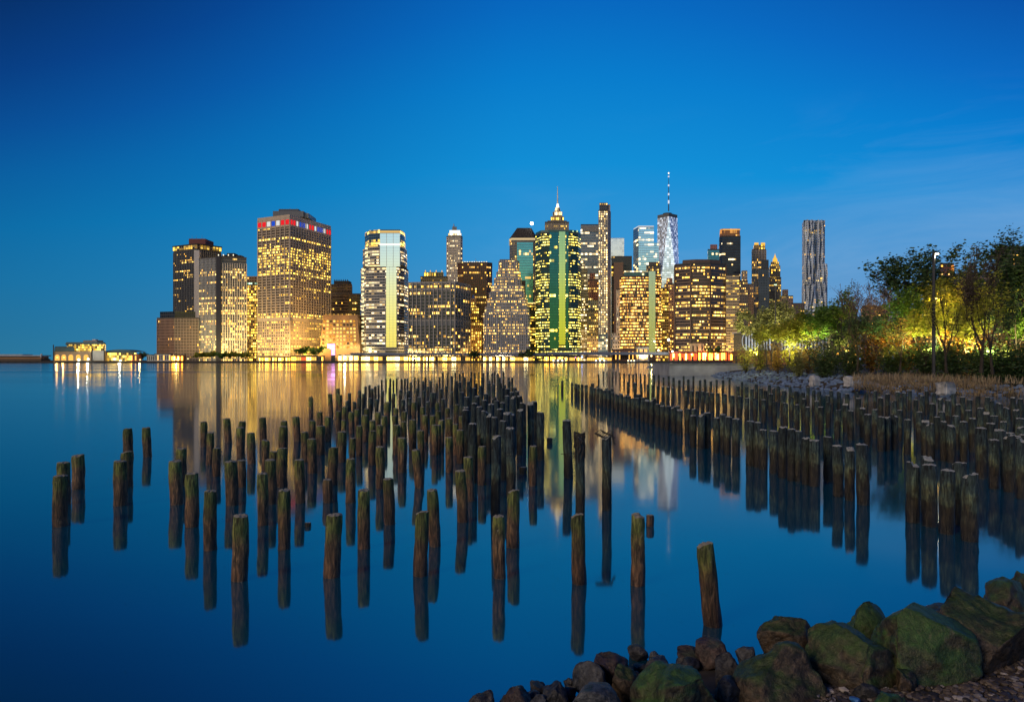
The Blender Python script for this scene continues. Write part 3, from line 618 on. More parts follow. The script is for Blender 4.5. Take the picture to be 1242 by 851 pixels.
m=MB(); m.box(gx(876,1282),gx(897.5,1282),1280.5,1281.5,gz(279.2,1282),gz(278,1282)); m.build('lit_rim',lamp_mat('copper_rim',(1,.5,.12,1),1.0),r)
fm=facade('teal_small_facade',(.08,.22,.27),(.05,.25,.32),.9,.7,.15,.6,cols=WHITE,st=.7,metal=.6)
r,P,z1,fl=tower('office_tower','teal tower with a pinkish cap, half hidden by the black tower',[(858.5,1500),(872.8,1500)],303,fm,(6,),3.2,0,30); tier(r,'cap',[(861.5,1505),(870,1505)],303,296.5,facade('pink_cap',(.35,.16,.15),lit=.3,winu=.5,winv=.5),(4,),3.2,20)
# --- right-hand group
fm=facade('grey_brown_facade',(.16,.13,.115),(.02,.02,.02),.5,.5,.2,.4,cols=WARM,st=.8)
r,P,z1,fl=tower('building','grey-brown stepped block in the gap right of the black tower',[(896.8,1200),(907,1200)],341,fm,(5,),3.2,0,30,cat='building'); tier(r,'upper_block',[(899.5,1205),(906.5,1205)],341,328,facade('tan_up_facade',(.36,.30,.24),winu=.4,winv=.5,lit=.2),(4,),3.2,18)
r,P,z1,fl=tower('building','low tan gabled block left of the gold-crowned grey tower',[(905,1300),(914,1300)],345,facade('tan_gable_facade',(.34,.24,.18),winu=.4,winv=.5,lit=.1),(4,),3.2,0,30,cat='building')
fm=facade('grey_rib_facade',(.36,.33,.31),(.04,.04,.05),.45,.7,.12,.4,cols=WARM,st=.7)
D=1350
r,P,z1,fl=tower('skyscraper','ribbed grey tower with a golden-lit crown of niches',[(912.2,D),(929,D)],303,fm,(9,),3.1,0,40)
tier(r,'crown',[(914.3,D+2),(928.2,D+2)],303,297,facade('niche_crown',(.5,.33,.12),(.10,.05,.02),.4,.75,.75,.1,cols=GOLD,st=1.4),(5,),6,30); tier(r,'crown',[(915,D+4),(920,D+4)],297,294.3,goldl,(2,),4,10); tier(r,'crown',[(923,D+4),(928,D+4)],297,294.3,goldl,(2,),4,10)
piers(r,P,0,9,BZ,z1,1.2,1.0,plain('grey_rib_stone',(.40,.37,.35,1)),'ribs'); tier(r,'lower_block',[(911,D-8),(918,D-8)],437,345,fm,(4,),3.1,8)
fm=facade('slate_tower_facade',(.075,.10,.13),(.02,.04,.06),.55,.6,.06,.4,cols=WARM,st=.7)
r,P,z1,fl=tower('office_tower','dark slate tower with a pointed grille top, between two gold-topped towers',[(920.4,1200),(932.8,1200)],326,fm,(6,),3.2,0,30); tier(r,'grille_top',[(923.5,1202),(932.3,1202)],326,315,facade('grille_facade',(.06,.07,.09),(.01,.01,.01),.6,.5,.0),(4,),2.6,20)
fm=facade('tan_civic_facade',(.36,.24,.14),(.03,.03,.03),.45,.5,.25,.4,cols=GOLD,st=.8)
D=1420
r,P,z1,fl=tower('skyscraper','tan civic tower with a gold wedding-cake pinnacle',[(933,D),(947.5,D)],337,fm,(8,),3.1,0,40)
tier(r,'shaft',[(933.5,D+2),(946.5,D+2)],337,322,facade('gold_shaft',(.42,.27,.12),winu=.4,winv=.6,lit=.3,cols=GOLD),(7,),3.1,30); tier(r,'pinnacle',[(935,D+5),(945,D+5)],322,317.5,facade('gold_tier',(.6,.4,.12),winu=.45,winv=.7,lit=.8,cols=GOLD,st=1.2),(5,),4.5,22)
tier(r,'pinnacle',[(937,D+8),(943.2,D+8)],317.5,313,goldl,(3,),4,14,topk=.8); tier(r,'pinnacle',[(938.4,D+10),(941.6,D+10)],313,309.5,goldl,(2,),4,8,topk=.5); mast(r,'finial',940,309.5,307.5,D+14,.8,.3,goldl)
r,P,z1,fl=tower('building','dark brown block at the foot of the gold pinnacle tower',[(931,1260),(942,1260)],354,facade('dark_foot_facade',(.09,.06,.05),winu=.5,winv=.5,lit=.1),(6,),3.2,0,25,cat='building')
# --- rippling steel tower
D=1230
r=empty('skyscraper',(gx(988,D),D+25,BZ),'silvery tower of rippling steel, standing alone right of the city','tower',CG)
rip=facade('ripple_steel_facade',(.62,.75,.95),(.04,.05,.06),.40,.36,.10,.9,cols=WARM,st=.7,wmetal=.25)
def ripple(x0,x1,y0,y1,D,dep,name,ph):
    nu,nv=56,70; vs=[];
    for j in range(nv+1):
        for i in range(nu+1):
            u=i/nu; v=j/nv
            y=y0+(y1-y0)*v
            s=y*.021+ph
            d=5.5*math.sin(u*19+2.4*math.sin(s*2.1)+1.1*math.sin(s*4.7+u*5))+2.6*math.sin(u*37-2.0*math.sin(s*3.1+1))
            edge=min(1,min(u,1-u)*9)
            vs.append(((gx(x0+(x1-x0)*u,D)), D+d*edge, gz(y,D)))
    m=MB()
    for j in range(nv):
        for i in range(nu):
            q=[j*(nu+1)+i,j*(nu+1)+i+1,(j+1)*(nu+1)+i+1,(j+1)*(nu+1)+i]
            fpx=2.9
            m.face([vs[k] for k in q],[((k%(nu+1))/nu*14,(gz(y0+(y1-y0)*(k//(nu+1))/nv,D)-BZ)/(fpx/F*D)) for k in q])
    X0,X1=gx(x0,D),gx(x1,D); z0,z1=gz(y0,D),gz(y1,D); Xa=X0*(1+dep*.8/D); Xb=X1*(1+dep*.8/D)
    for q in ([(X1,D,z0),(Xb,D+dep,z0),(Xb,D+dep,z1),(X1,D,z1)],[(Xa,D+dep,z0),(X0,D,z0),(X0,D,z1),(Xa,D+dep,z1)],[(Xb,D+dep,z0),(Xa,D+dep,z0),(Xa,D+dep,z1),(Xb,D+dep,z1)]):
        m.face(q,[(0,0),(6,0),(6,50),(0,50)])
    m.face([(X0,D,z1),(X1,D,z1),(Xb,D+dep,z1),(Xa,D+dep,z1)])
    bm_=m.build(name,rip,r)
    return bm_
ripple(974.8,986.5,345,267,D,36,'upper_shaft',0.); ripple(986.9,1000.6,345,267.3,D+6,30,'upper_shaft',2.1); ripple(974.8,989,437,345,D-2,44,'lower_shaft',1.3); ripple(989.2,1003.6,437,320,D+3,40,'lower_shaft',3.4)
# --- low blocks behind the trees
lowb=[('low brown block left of the bare tree, over the treetops',1046,1078,372,380,(.16,.11,.09)),('grey-brown low block behind the green trees right of the steel tower',1005,1040,376,300,(.15,.12,.10)),
 ('brick block with a flat roof behind the lamp-lit trees',1163,1212,333,230,(.17,.12,.10)),('tall dark block with lit upper windows behind the rightmost tree',1210,1262,300,260,(.10,.08,.07)),
 ('long low brown block with few lamps, behind the lamp post and the yellow trees',1088,1166,388,310,(.12,.08,.06)),
 ('small red-lit tower peeping above the crown behind the lamp post',1140.5,1157,320,420,(.16,.06,.04)),('low tan block behind the shrubs right of the gold pinnacle tower',948,962,359,900,(.26,.17,.13)),('low flat brown block at the foot of the steel tower',960,976,368,800,(.15,.10,.08))]
for i,(lb,x0,x1,yt,D,c) in enumerate(lowb):
    n=max(4,int((x1-x0)/ (4.2 if D<500 else 2.6)))
    fm=facade('low_block_facade_%d'%i,c,winu=.5,winv=.45,lit=.16 if i!=3 else .3,cols=WARM,st=.8)
    r,P,z1,fl=tower('building',lb,[(x0,D),(x1,D)],yt,fm,(n,),5.0 if D<500 else 3.3,0,D*.06,cat='building',parapet=.6)
    if i==5:
        m=MB(); m.box(gx(x1-3,D),gx(x1-.6,D),D-.8,D,gz(yt+9,D),gz(yt+2,D)); m.build('lit_sign',lamp_mat('amber_sign',(1,.35,.06,1),1.2),r)
    if i==6: tier(r,'upper_block',[(949,D+5),(956,D+5)],359,351,fm,(3,),3.3,18)
    if i in (2,0): 
        for k in range(3): pbox(r,'roof_plant',x0+4+k*(x1-x0)/3.2,x0+8+k*(x1-x0)/3.2,yt-2.2,yt,D+6,3,darkroof)
# ------------------------------------------------------------------ the waterfront of the far bank
seaw=plain('sea_wall_stone',(.035,.032,.03,1)); 
m=MB(); m.box(-1000,gx(915,934),933.4,934.9,-1,BZ+.4)
for k in range(132): m.box(-1000+k*10,-999.4+k*10,932.9,933.5,-1,BZ+.1)
tag(m.build('sea_wall',seaw),'long dark sea wall along the foot of the far city','wall')
# elevated roadway
blue=plain('viaduct_paint',(.13,.16,.24,1),.6); 
def viaduct(x0,x1,yt,yb,D,label):
    r=empty('viaduct',(gx((x0+x1)/2,D),D+6,BZ),label,'elevated road')
    m=MB(); m.box(gx(x0,D),gx(x1,D),D,D+14,gz(yb,D),gz(yt,D)); m.build('deck',blue,r)
    m=MB(); m.box(gx(x0,D),gx(x1,D),D-.3,D+.05,gz(yt,D),gz(yt,D)+.9); m.build('parapet',plain('viaduct_rail',(.20,.22,.28,1),.6) if 'viaduct_rail' not in bpy.data.materials else bpy.data.materials['viaduct_rail'],r)
    n=int((x1-x0)/12); pr=None
    for k in range(n+1):
        x=gx(x0+(x1-x0)*k/n,D)
        if pr is None:
            mm=MB(); mm.box(-.6,.6,0,1.4,BZ-2,gz(yb,D)-.05); pr=mm.build('pillar',blue,r); o=pr
        else: o=pr.copy(); COL.objects.link(o)
        o.location=Vector((x,D+3,0))-wloc(r)
viaduct(425,560,428.6,430.6,947,'grey elevated roadway before the banded tower and grid-fronted block')
viaduct(562,662,428.9,430.9,949,'grey elevated roadway before the pale stepped tower')
viaduct(664,812,427.6,430.2,951,'bluish elevated roadway before the green glass tower and orange-lit block')
# shop pavilions below it
def shed(x0,x1,yt,D,label,wallc,litmat,n,cat='pavilion',roofc=None,yb=437.6,frac=.72,grp='lit pavilions on the far quay'):
    r=empty('quay_pavilion',(gx((x0+x1)/2,D),D+4,BZ),label,cat,grp)
    z0,z1=BZ,gz(yt,D); X0,X1=gx(x0,D),gx(x1,D)
    wn='pavilion_wall_%d%d%d'%tuple(int(c*100) for c in wallc[:3])
    wm=bpy.data.materials.get(wn) or plain(wn,wallc+(1,))
    m=MB(); m.box(X0,X1,D,D+8,z0,z1); m.build('wall',wm,r)
    m=MB(); m.box(X0-.8,X1+.8,D-1.2,D+9,z1,z1+.7); m.build('roof',roofc or darkroof,r)
    pr=None; h=z1-z0
    for k in range(n):
        x=X0+(X1-X0)*(k+.5)/n; mat=litmat if isinstance(litmat,list) else [litmat]
        mm=mat[(k*7+k//3)%len(mat)]
        key=mm.name
        if pr is None: pr={}
        if key not in pr:
            q=MB(); w=(X1-X0)/n*frac/2; q.box(-w,w,-.25,.3,-h*.34,h*.34); o=q.build('window',mm,r); pr[key]=o
        else: o=pr[key].copy(); COL.objects.link(o)
        o.location=Vector((x,D,z0+h*.5))-wloc(r)
    return r
L1=lamp_mat('shop_light',(1,.58,.08,1),15.0); L2=lamp_mat('shop_light_white',(1,.78,.32,1),12.0); L3=lamp_mat('shop_light_amber',(1,.40,.03,1),13.0); L4=lamp_mat('shop_light_dim',(1,.50,.08,1),2.2); LR=lamp_mat('shop_light_red',(1,.12,.03,1),2.0)
tanw=(.30,.24,.15)
specs=[(314,352,433,'long low pavilion lit gold before the panelled tower',[L1,L4,L3],14),(353,392,432,'low pavilion with a red sign lamp, beside the magenta screen',[L3,L4,LR,L1],13),
 (410,437,430.6,'brightest white-gold shop row before the sloped golden block',[L1,L2,L1],12),(438,495,431.6,'shop row lit gold under the elevated road before the banded tower',[L1,L2,L4,L1],22),
 (496,530,432.2,'market shed with bright bays at the foot of the grid-fronted block',[L1,L4,L2],12),(531,570,432.2,'market shed with dimmer bays right of the brighter one',[L4,L1,L4,L2],14),
 (586,618,432.2,'glazed ticket hall lit cream before the stepped grey tower',[L2,L1,L4],12),(619,646,432.4,'glazed hall with a dark end before the stepped grey tower',[L1,L4,L4,L2],10),
 (660,682,432,'orange-lit shop below the green glass tower',[L3,L1,L3],8),(684,704,432.6,'dim kiosk row below the green glass tower',[L4,L1,L4],8),(712,742,432.8,'low shed with few lamps left of the slender tower',[L4,L4,L1,L4],9)]
for x0,x1,yt,lb,mats,n in specs: shed(x0,x1,yt,941,lb,tanw,mats+[L4,plain('sash_dark',(.03,.03,.03,1)) if 'sash_dark' not in bpy.data.materials else bpy.data.materials['sash_dark'],mats[0]],int(n*1.5),frac=.6)
rb=shed(743.5,771,424,962,'low red-brown brick row house before the white zigzag slab',(.16,.08,.06),[bpy.data.materials['sash_dark'],L4,bpy.data.materials['sash_dark']],12,cat='building',frac=.5,grp='low brick houses by the elevated road')
shed(772,787,420.5,963,'small white house with a grid of dim windows, beside the brick row house',(.48,.45,.42),[L4,bpy.data.materials['sash_dark']],8,cat='building',frac=.5,grp='low brick houses by the elevated road')
shed(838,854,416,955,'plain tan block before the wide brown block',(.42,.33,.22),[bpy.data.materials['sash_dark']],3,cat='building',frac=.3,grp='low brick houses by the elevated road')
# added red-lit sheds, standing in for the red-orange trail of traffic lights
for x0,x1,yt,lb,mm in ((813,846,427,'shed standing in for red traffic glow, left of the plain tan block',[LR,L3,LR,L1]),(847,882,426,'red-edged shed standing in for orange traffic glow, before the wide brown block',[L3,LR,L1,LR]),(883,904,428,'small shed standing in for red traffic glow, beside the white glass pavilion',[LR,L3])):
    shed(x0,x1,yt,941,lb,(.25,.08,.05),mm,int((x1-x0)/2.5),roofc=plain('red_roof',(.35,.05,.03,1)) if 'red_roof' not in bpy.data.materials else bpy.data.materials['red_roof'])
# magenta screen
r=empty('billboard',(gx(402,940),941,BZ),'glowing pink and white screen standing on the quay','screen')
m=MB(); m.box(gx(400,939),gx(406,939),939,940,gz(423.5,939),gz(417,939)); m.box(gx(397,939),gx(400.1,939),939,940,gz(422,939),gz(417,939)); m.box(gx(402,939),gx(406,939),939,940,gz(430.5,939),gz(423.4,939)); m.build('screen',lamp_mat('magenta_screen',(1,.42,.95,1),2.4),r)
m=MB(); m.box(gx(401.5,940),gx(406.5,940),940.1,940.8,BZ,gz(416.5,940)); m.build('frame',darkroof,r)
# street lamps
bulb=MB(); bm=bmesh.new(); bmesh.ops.create_icosphere(bm,subdivisions=2,radius=1.0); bv=[v.co.copy() for v in bm.verts]; bf=[tuple(v.index for v in f.verts) for f in bm.faces]; bm.free()
poleg=plain('lamp_pole_grey',(.06,.06,.065,1),.5,.5)
def street_lamp(x,y,D,label,col,power,r=.9,bot=BZ,group='lamps along the far shore',light=0):
    if r>.5: power*=.28; r*=.85; light*=.5
    root=empty('street_lamp',(gx(x,D),D,bot),label,'street lamp',group)
    z=gz(y,D)
    m=MB(); m.tube([(gx(x,D),D,bot),(gx(x,D),D,z-r*.4)],[.22*max(r,.5),.14*max(r,.5)],6); m.build('pole',poleg,root)
    nm='lamp_%d_%d_%d_%d'%(int(col[0]*99),int(col[1]*99),int(col[2]*99),int(power*10))
    lm=bpy.data.materials.get(nm) or lamp_mat(nm,col+(1,),power)
    m=MB(); m.mesh([v*r+Vector((gx(x,D),D,z)) for v in bv],bf); m.build('lamp_head',lm,root)
    if light: point_light('lamp_glow',(gx(x,D),D-2,z),col,light,1.0)
    return root
Wh=(1,.92,.65); Or=(1,.55,.15); Am=(1,.70,.25)
for a in ((95.5,436,905,'brightest white lamp on the shore before the glass-roofed terminal',Wh,60,1.5,40000),(107,435.3,906,'second bright lamp right beside the brightest on the terminal shore',Wh,34,1.3,30000),
  (69.5,433.5,920,'orange lamp at the left arch of the terminal',Or,10,1.2,9000),(77.5,433.5,921,'orange lamp between two arches of the terminal',Or,10,1.2,9000),(146,437,915,'white-gold lamp before the low glass hall',Wh,26,1.3,20000),
  (170,436.2,925,'yellow lamp by the small red-brick shed',Am,12,1.1,9000),(214.5,436,930,'orange lamp at the foot of the brown ribbed block',Or,16,1.3,12000),(228,435,938,'small yellow lamp before the brown ribbed block',Am,10,1.0,0),
  (418.5,432.5,932,'brilliant white lamp right of the pink screen',Wh,60,1.3,30000),(503,434.5,934,'white lamp before the grid-fronted block',Wh,12,.9,0),(620,434,934,'white lamp before the stepped grey tower',Wh,14,.9,0),
  (673,434,934,'orange lamp under the green glass tower',Or,12,1.0,0),(706,432.8,936,'small blue lamp right of the green glass tower',(.1,.3,1),40,1.2,0),(698,433.5,936,'small pink lamp beside the blue one',(1,.3,.6),10,.9,0),
  (811,412,930,'tallest and brightest lamp by the orange-lit block',Wh,70,1.7,60000),(798.5,424.5,932,'white lamp below and left of the tallest one',Wh,34,1.2,20000),(815.5,426,931,'white lamp below the tallest one, beside the red glow shed',Wh,40,1.3,20000),(790,431.5,933,'low yellow lamp left of the cluster by the orange-lit block',Am,30,1.2,10000),
  (857,417.5,928,'slim orange lamp right of the plain tan block',Or,18,1.0,9000),(854,429,926,'amber lamp before the orange glow shed',Am,26,1.3,12000),(890,427.5,924,'strong orange lamp beside the white pavilion',Or,34,1.6,14000),(839,429.5,926,'white lamp over the red glow shed',Wh,16,1.1,0)):
    street_lamp(a[0],a[1],max(a[2],937)-(a[0]%1.7),a[3],a[4],a[5],a[6],light=a[7])
# warm flood lamps of the streets at the towers' feet
for x,y,D,p,c in ((215,420,968,60000,(1,.6,.25)),(262,425,962,160000,(1,.72,.25)),(300,425,970,120000,(1,.7,.25)),(335,428,955,200000,(1,.62,.2)),(375,425,965,330000,(1,.55,.12)),(405,420,950,160000,(1,.6,.2)),(436,420,958,160000,(1,.75,.3)),(500,428,950,90000,(1,.75,.35)),(540,428,948,90000,(1,.75,.35)),(579,420,985,160000,(1,.55,.15)),(610,425,950,110000,(1,.78,.5)),(720,420,985,160000,(1,.6,.25)),(780,425,960,160000,(1,.55,.2)),(850,420,945,160000,(1,.5,.2)),(890,415,955,90000,(1,.65,.25))):
    spot_light('street_glow',(gx(x,954),954,6.0),(gx(x,985),985,48),c,p*1.5,130,1.0)
# --- the terminal and sheds at the far left
D=960
r=empty('ferry_terminal',(gx(97,D),D+20,BZ),'long green-roofed ferry terminal with arches and a glowing upper deck','terminal')
grn=plain('copper_green_roof',(.05,.10,.12,1)); yel=facade('terminal_deck',(.5,.35,.12),(.1,.08,.04),.8,.7,.75,.2,cols=GOLD,st=1.1); bei=plain('terminal_stone',(.32,.25,.17,1))
m=MB(); m.box(gx(65,D),gx(127,D),D,D+40,BZ,gz(426,D)); m.build('wall',bei,r)
q=world_pts([(66,D-1),(90,D-1)],38); m=MB(); m.prism(q,gz(426,D),gz(422,D)); m.walls(q,scaled(q,.9),gz(422,D),gz(420,D),(),4); m.cap(scaled(q,.9),gz(420,D)); m.build('lower_roof',grn,r)
q=world_pts([(81,D+3),(127,D+3)],34); m=MB(); m.walls(q,q,gz(426,D),gz(417,D),(20,8,20,8),3.4); m.build('upper_deck',yel,r)
q=world_pts([(79,D+1),(106,D-1),(127.5,D+1)],38); m=MB(); m.walls(q,scaled(q,.94),gz(417.6,D),gz(414.8,D),(),4); m.cap(scaled(q,.94),gz(414.8,D)); m.cap(q,gz(417.6,D),0,True); m.build('upper_roof',grn,r)
pbox(r,'roof_plant',101,118,412.6,415,D+10,14,metalm); pbox(r,'roof_plant',112,116,411.3,413,D+12,6,whitem)
ar=lamp_mat('arch_light',(1,.50,.10,1),1.3)
for k,x in enumerate((69.5,77.5,86,95,104.5)):
    m=MB(); pts=[(gx(x-2.8,D),gz(437,D))]+[(gx(x-2.8*math.cos(a),D),gz(432.3-2.4*math.sin(a),D)) for a in [i*math.pi/8 for i in range(9)]]+[(gx(x+2.8,D),gz(437,D))]
    m.face([(p[0],D-.3,p[1]) for p in pts][::-1]); m.face([(p[0],D-.1,p[1]) for p in pts]); m.build('arch',ar,r)
m=MB(); m.box(gx(112,D),gx(126.5,D),D-.8,D-.2,gz(437,D),gz(425,D)); m.build('glass_front',facade('terminal_glass',(.4,.42,.42),(.5,.5,.42),.8,.85,.3,cols=WHITE,st=.5),r)
for x in (65.5,112,127): 
    m=MB(); m.box(gx(x,D)-.6,gx(x,D)+.6,D-1.4,D-.9,BZ,gz(418,D)); m.build('mast_pole',darkroof,r)
D=965
r=empty('glass_hall',(gx(146,D),D+12,BZ),'low glass hall with a shallow green dome roof right of the terminal','hall')
m=MB(); q=world_pts([(128,D),(165,D)],26); m.walls(q,q,BZ,gz(427.5,D),(16,6,16,6),3.6); m.build('glass_wall',facade('hall_glass',(.35,.3,.15),(.2,.18,.08),.85,.8,.75,.2,cols=GOLD,st=1.0),r)
m=MB(); 
for i in range(12):
    a0,a1=i/12,(i+1)/12
    f=lambda t:(gx(127+39*t,D),gz(427.5-3.8*math.sin(math.pi*(.12+.8*t)),D))
    p0,p1=f(a0),f(a1); m.face([(p0[0],D-1,p0[1]),(p1[0],D-1,p1[1]),(p1[0],D+27,p1[1]),(p0[0],D+27,p0[1])]); m.face([(p0[0],D-1,gz(427.6,D)),(p1[0],D-1,gz(427.6,D)),(p1[0],D-1,p1[1]),(p0[0],D-1,p0[1])])
m.build('roof',grn,r)
shed(158,168.5,430,945,'small red-brick shed by the glass hall, a yellow lamp beside it',(.30,.10,.06),[L3,bpy.data.materials['sash_dark'],L4],4,cat='building',frac=.45,grp='small buildings at the south end')
shed(188,207,429.2,944,'small white house with rows of windows before the brown ribbed block',(.50,.52,.55),[bpy.data.materials['sash_dark'],L4],8,cat='building',frac=.45,grp='small buildings at the south end')
shed(178,187.5,430.5,950,'grey-white gabled shed left of the small white house',(.36,.40,.45),[bpy.data.materials['sash_dark']],4,cat='building',frac=.4,grp='small buildings at the south end')
shed(208,222,431,943,'low orange-lit shed at the foot of the brown ribbed block',(.30,.12,.06),[L3,L1,LR],6,cat='building',grp='small buildings at the south end')
D=1000
r=empty('ferry_pier',(gx(20,D),D+10,BZ),'long white-roofed pier building with an orange-lit deck, at the far left edge','pier')
m=MB(); m.box(gx(-90,D),gx(50,D),D,D+20,BZ-2,gz(435,D)); m.build('base',plain('pier_wall_dark',(.10,.07,.05,1)),r)
m=MB(); m.box(gx(-90,D),gx(49,D),D+2,D+18,gz(435,D),gz(432,D)); m.build('deck',facade('pier_deck',(.4,.2,.08),(.1,.05,.02),.8,.7,.75,0,cols=((1,.4,.05,1),(1,.6,.15,1)),st=.7),r)
for k in range(14):
    if k%2==0: pass
m=MB(); m.box(gx(-90,D),gx(28,D),D-1,D+20,gz(431.8,D),gz(429.5,D)); m.box(gx(28,D),gx(51,D),D-1,D+20,gz(431.8,D),gz(430.6,D)); m.build('roof',plain('pier_roof_white',(.42,.45,.50,1)),r)
m=MB(); m.tube([gp(49.5,433,D),gp(50.5,429,D)],1.2,8); m.build('funnel',whitem,r)
m=MB(); m.box(gx(52,930),gx(65,930),930,936,-1,BZ+.8); tag(m.build('jetty',seaw),'low dark jetty between the far-left pier and the terminal','jetty')

# ------------------------------------------------------------------ leaves and trees
def leaf_mat(name, c1, c2, transl=.45):
    m,nt,out=new_mat(name)
    geo=N(nt,'ShaderNodeNewGeometry')
    col=ramp(nt,geo.outputs['Random Per Island'],[(0,c1),(.55,tuple((a+b)/2 for a,b in zip(c1,c2))),(1,c2)])
    d=N(nt,'ShaderNodeBsdfPrincipled'); d.inputs['Roughness'].default_value=.55; nt.links.new(col,d.inputs['Base Color'])
    t=N(nt,'ShaderNodeBsdfTranslucent'); nt.links.new(col,t.inputs[0])
    x=N(nt,'ShaderNodeMixShader'); x.inputs[0].default_value=transl; nt.links.new(d.outputs[0],x.inputs[1]); nt.links.new(t.outputs[0],x.inputs[2])
    nt.links.new(x.outputs[0],out.inputs[0]); return m
LM={'dark':leaf_mat('leaf_dark',(.035,.075,.030,1),(.09,.16,.055,1)),'green':leaf_mat('leaf_green',(.08,.18,.02,1),(.19,.33,.05,1)),
    'yellow':leaf_mat('leaf_spring_yellow',(.22,.26,.02,1),(.46,.44,.06,1)),'pale':leaf_mat('leaf_pale',(.20,.22,.07,1),(.34,.36,.15,1)),'amber':leaf_mat('leaf_amber',(.16,.10,.02,1),(.30,.20,.04,1)),'bare':leaf_mat('leaf_bud',(.06,.045,.045,1),(.12,.09,.07,1))}
barkd=plain('bark_dark',(.035,.028,.022,1),.9,0,.3,3,.4); barkg=plain('bark_grey',(.11,.09,.085,1),.9,0,.3,3,.4)
def grow(rng, base, h, spread, levels, splits, up=.55, r0=.16, trunk_frac=.35, wob=.12):
    """branches as (points, radii); returns branch list and the tips"""
    br=[]; tips=[]
    def rec(p,d,L,r,lev):
        n=4; pts=[p.copy()]; rad=[r]; q=p.copy(); dd=d.copy()
        for i in range(n):
            dd=(dd+Vector((rng.uniform(-wob,wob),rng.uniform(-wob,wob),rng.uniform(-wob*.5,wob*.8)))).normalized()
            q=q+dd*(L/n); pts.append(q.copy()); rad.append(r*(1-.5*(i+1)/n))
            if lev>0 and i>=1 and lev<levels:
                pass
        br.append((pts,rad,lev))
        if lev>=levels: tips.extend(pts[1:]); return
        if lev==levels-1: tips.append(pts[-1])
        k=splits[min(lev,len(splits)-1)]
        for j in range(k):
            t=rng.uniform(.45,1.0) if j<k-1 else 1.0
            idx=min(n,max(1,int(round(t*n)))); s=pts[idx]
            a=rng.uniform(0,2*math.pi); sp=spread*rng.uniform(.5,1.2)*(1.0 if j<k-1 else .45)
            nd=(dd*up+Vector((math.cos(a)*sp,math.sin(a)*sp,.25))).normalized()
            rec(s,nd,L*rng.uniform(.55,.82)*(1.0),rad[idx]*rng.uniform(.55,.75),lev+1)
    tr=h*trunk_frac
    pts=[base.copy()]; q=base.copy(); n=5; rad=[r0*1.25]
    for i in range(n):
        q=q+Vector((rng.uniform(-.04,.04)*tr,rng.uniform(-.04,.04)*tr,tr/n)); pts.append(q.copy()); rad.append(r0*(1-.35*(i+1)/n))
    br.append((pts,rad,-1))
    for j in range(splits[0]+1):
        a=2*math.pi*j/(splits[0]+1)+rng.uniform(-.5,.5); sp=spread*(.95 if j else .2)
        st=pts[-1] if j<2 else pts[rng.choice((3,4,5))]
        rec(st,Vector((math.cos(a)*sp,math.sin(a)*sp,1.0)).normalized(),h*(1-trunk_frac)*.42,r0*.55,1)
    return br,tips
def leaf_cloud(mb, rng, tips, n, size, scatter, flat=.5):
    for _ in range(n):
        t=rng.choice(tips); c=t+Vector((rng.gauss(0,scatter),rng.gauss(0,scatter),rng.gauss(0,scatter*.8)))
        s=size*rng.uniform(.55,1.3); a=rng.uniform(0,6.28); el=rng.uniform(-flat,1.0)*1.2
        u=Vector((math.cos(a),math.sin(a),rng.uniform(-.4,.4))).normalized(); w=u.cross(Vector((rng.uniform(-1,1),rng.uniform(-1,1),rng.uniform(-.2,1)))).normalized()
        mb.face([c-u*s,c+w*s*.45,c+u*s,c-w*s*.45])
def tree(label, x, ybase, ytop, D, width_px, leaf, bark, nleaf, lsize, scatter, seed, levels=4, splits=(3,3,3,3), trunk_frac=.3, z0=None, group='trees on the near bank', r0=.16, up=.6, name='tree'):
    rng=random.Random(seed)
    zb=gz(ybase,D) if z0 is None else z0; h=gz(ytop,D)-zb
    base=Vector((gx(x,D),D,zb))
    br,tips=grow(rng,base,h,.9,levels,splits,up,r0,trunk_frac*(.62 if D<500 else 1))
    # fit the crown to the height and width it has
    top=max(p.z for p in tips); wx=sorted(abs(p.x-base.x) for p in tips)[int(len(tips)*.93)]
    kz=h/(top-zb); kx=(width_px/2/F*D)/max(wx,.1)
    def fit(p):
        f=max(0,min(1,(p.z-zb)/(top-zb)*2)); k=1+(kx-1)*f
        return Vector((base.x+(p.x-base.x)*k, base.y+(p.y-base.y)*k, zb+(p.z-zb)*kz))
    root=empty(name,base,label,'tree',group)
    m=MB()
    for pts,rad,lev in br:
        m.tube([fit(p) for p in pts],[max(r*(1.25 if leaf=='bare' else 1),.028 if D<500 else .05) for r in rad],6 if lev<2 else 4,closed=False)
    m.build('trunk',bark,root)
    if nleaf:
        m=MB(); leaf_cloud(m,rng,[fit(p) for p in tips],int(nleaf*((1.35 if leaf=='dark' else 1.6) if D<500 else 1)),lsize*(.86 if D<500 else 1),scatter*.8); m.build('crown',LM[leaf],root)
    return root
BG='trees on the near bank'
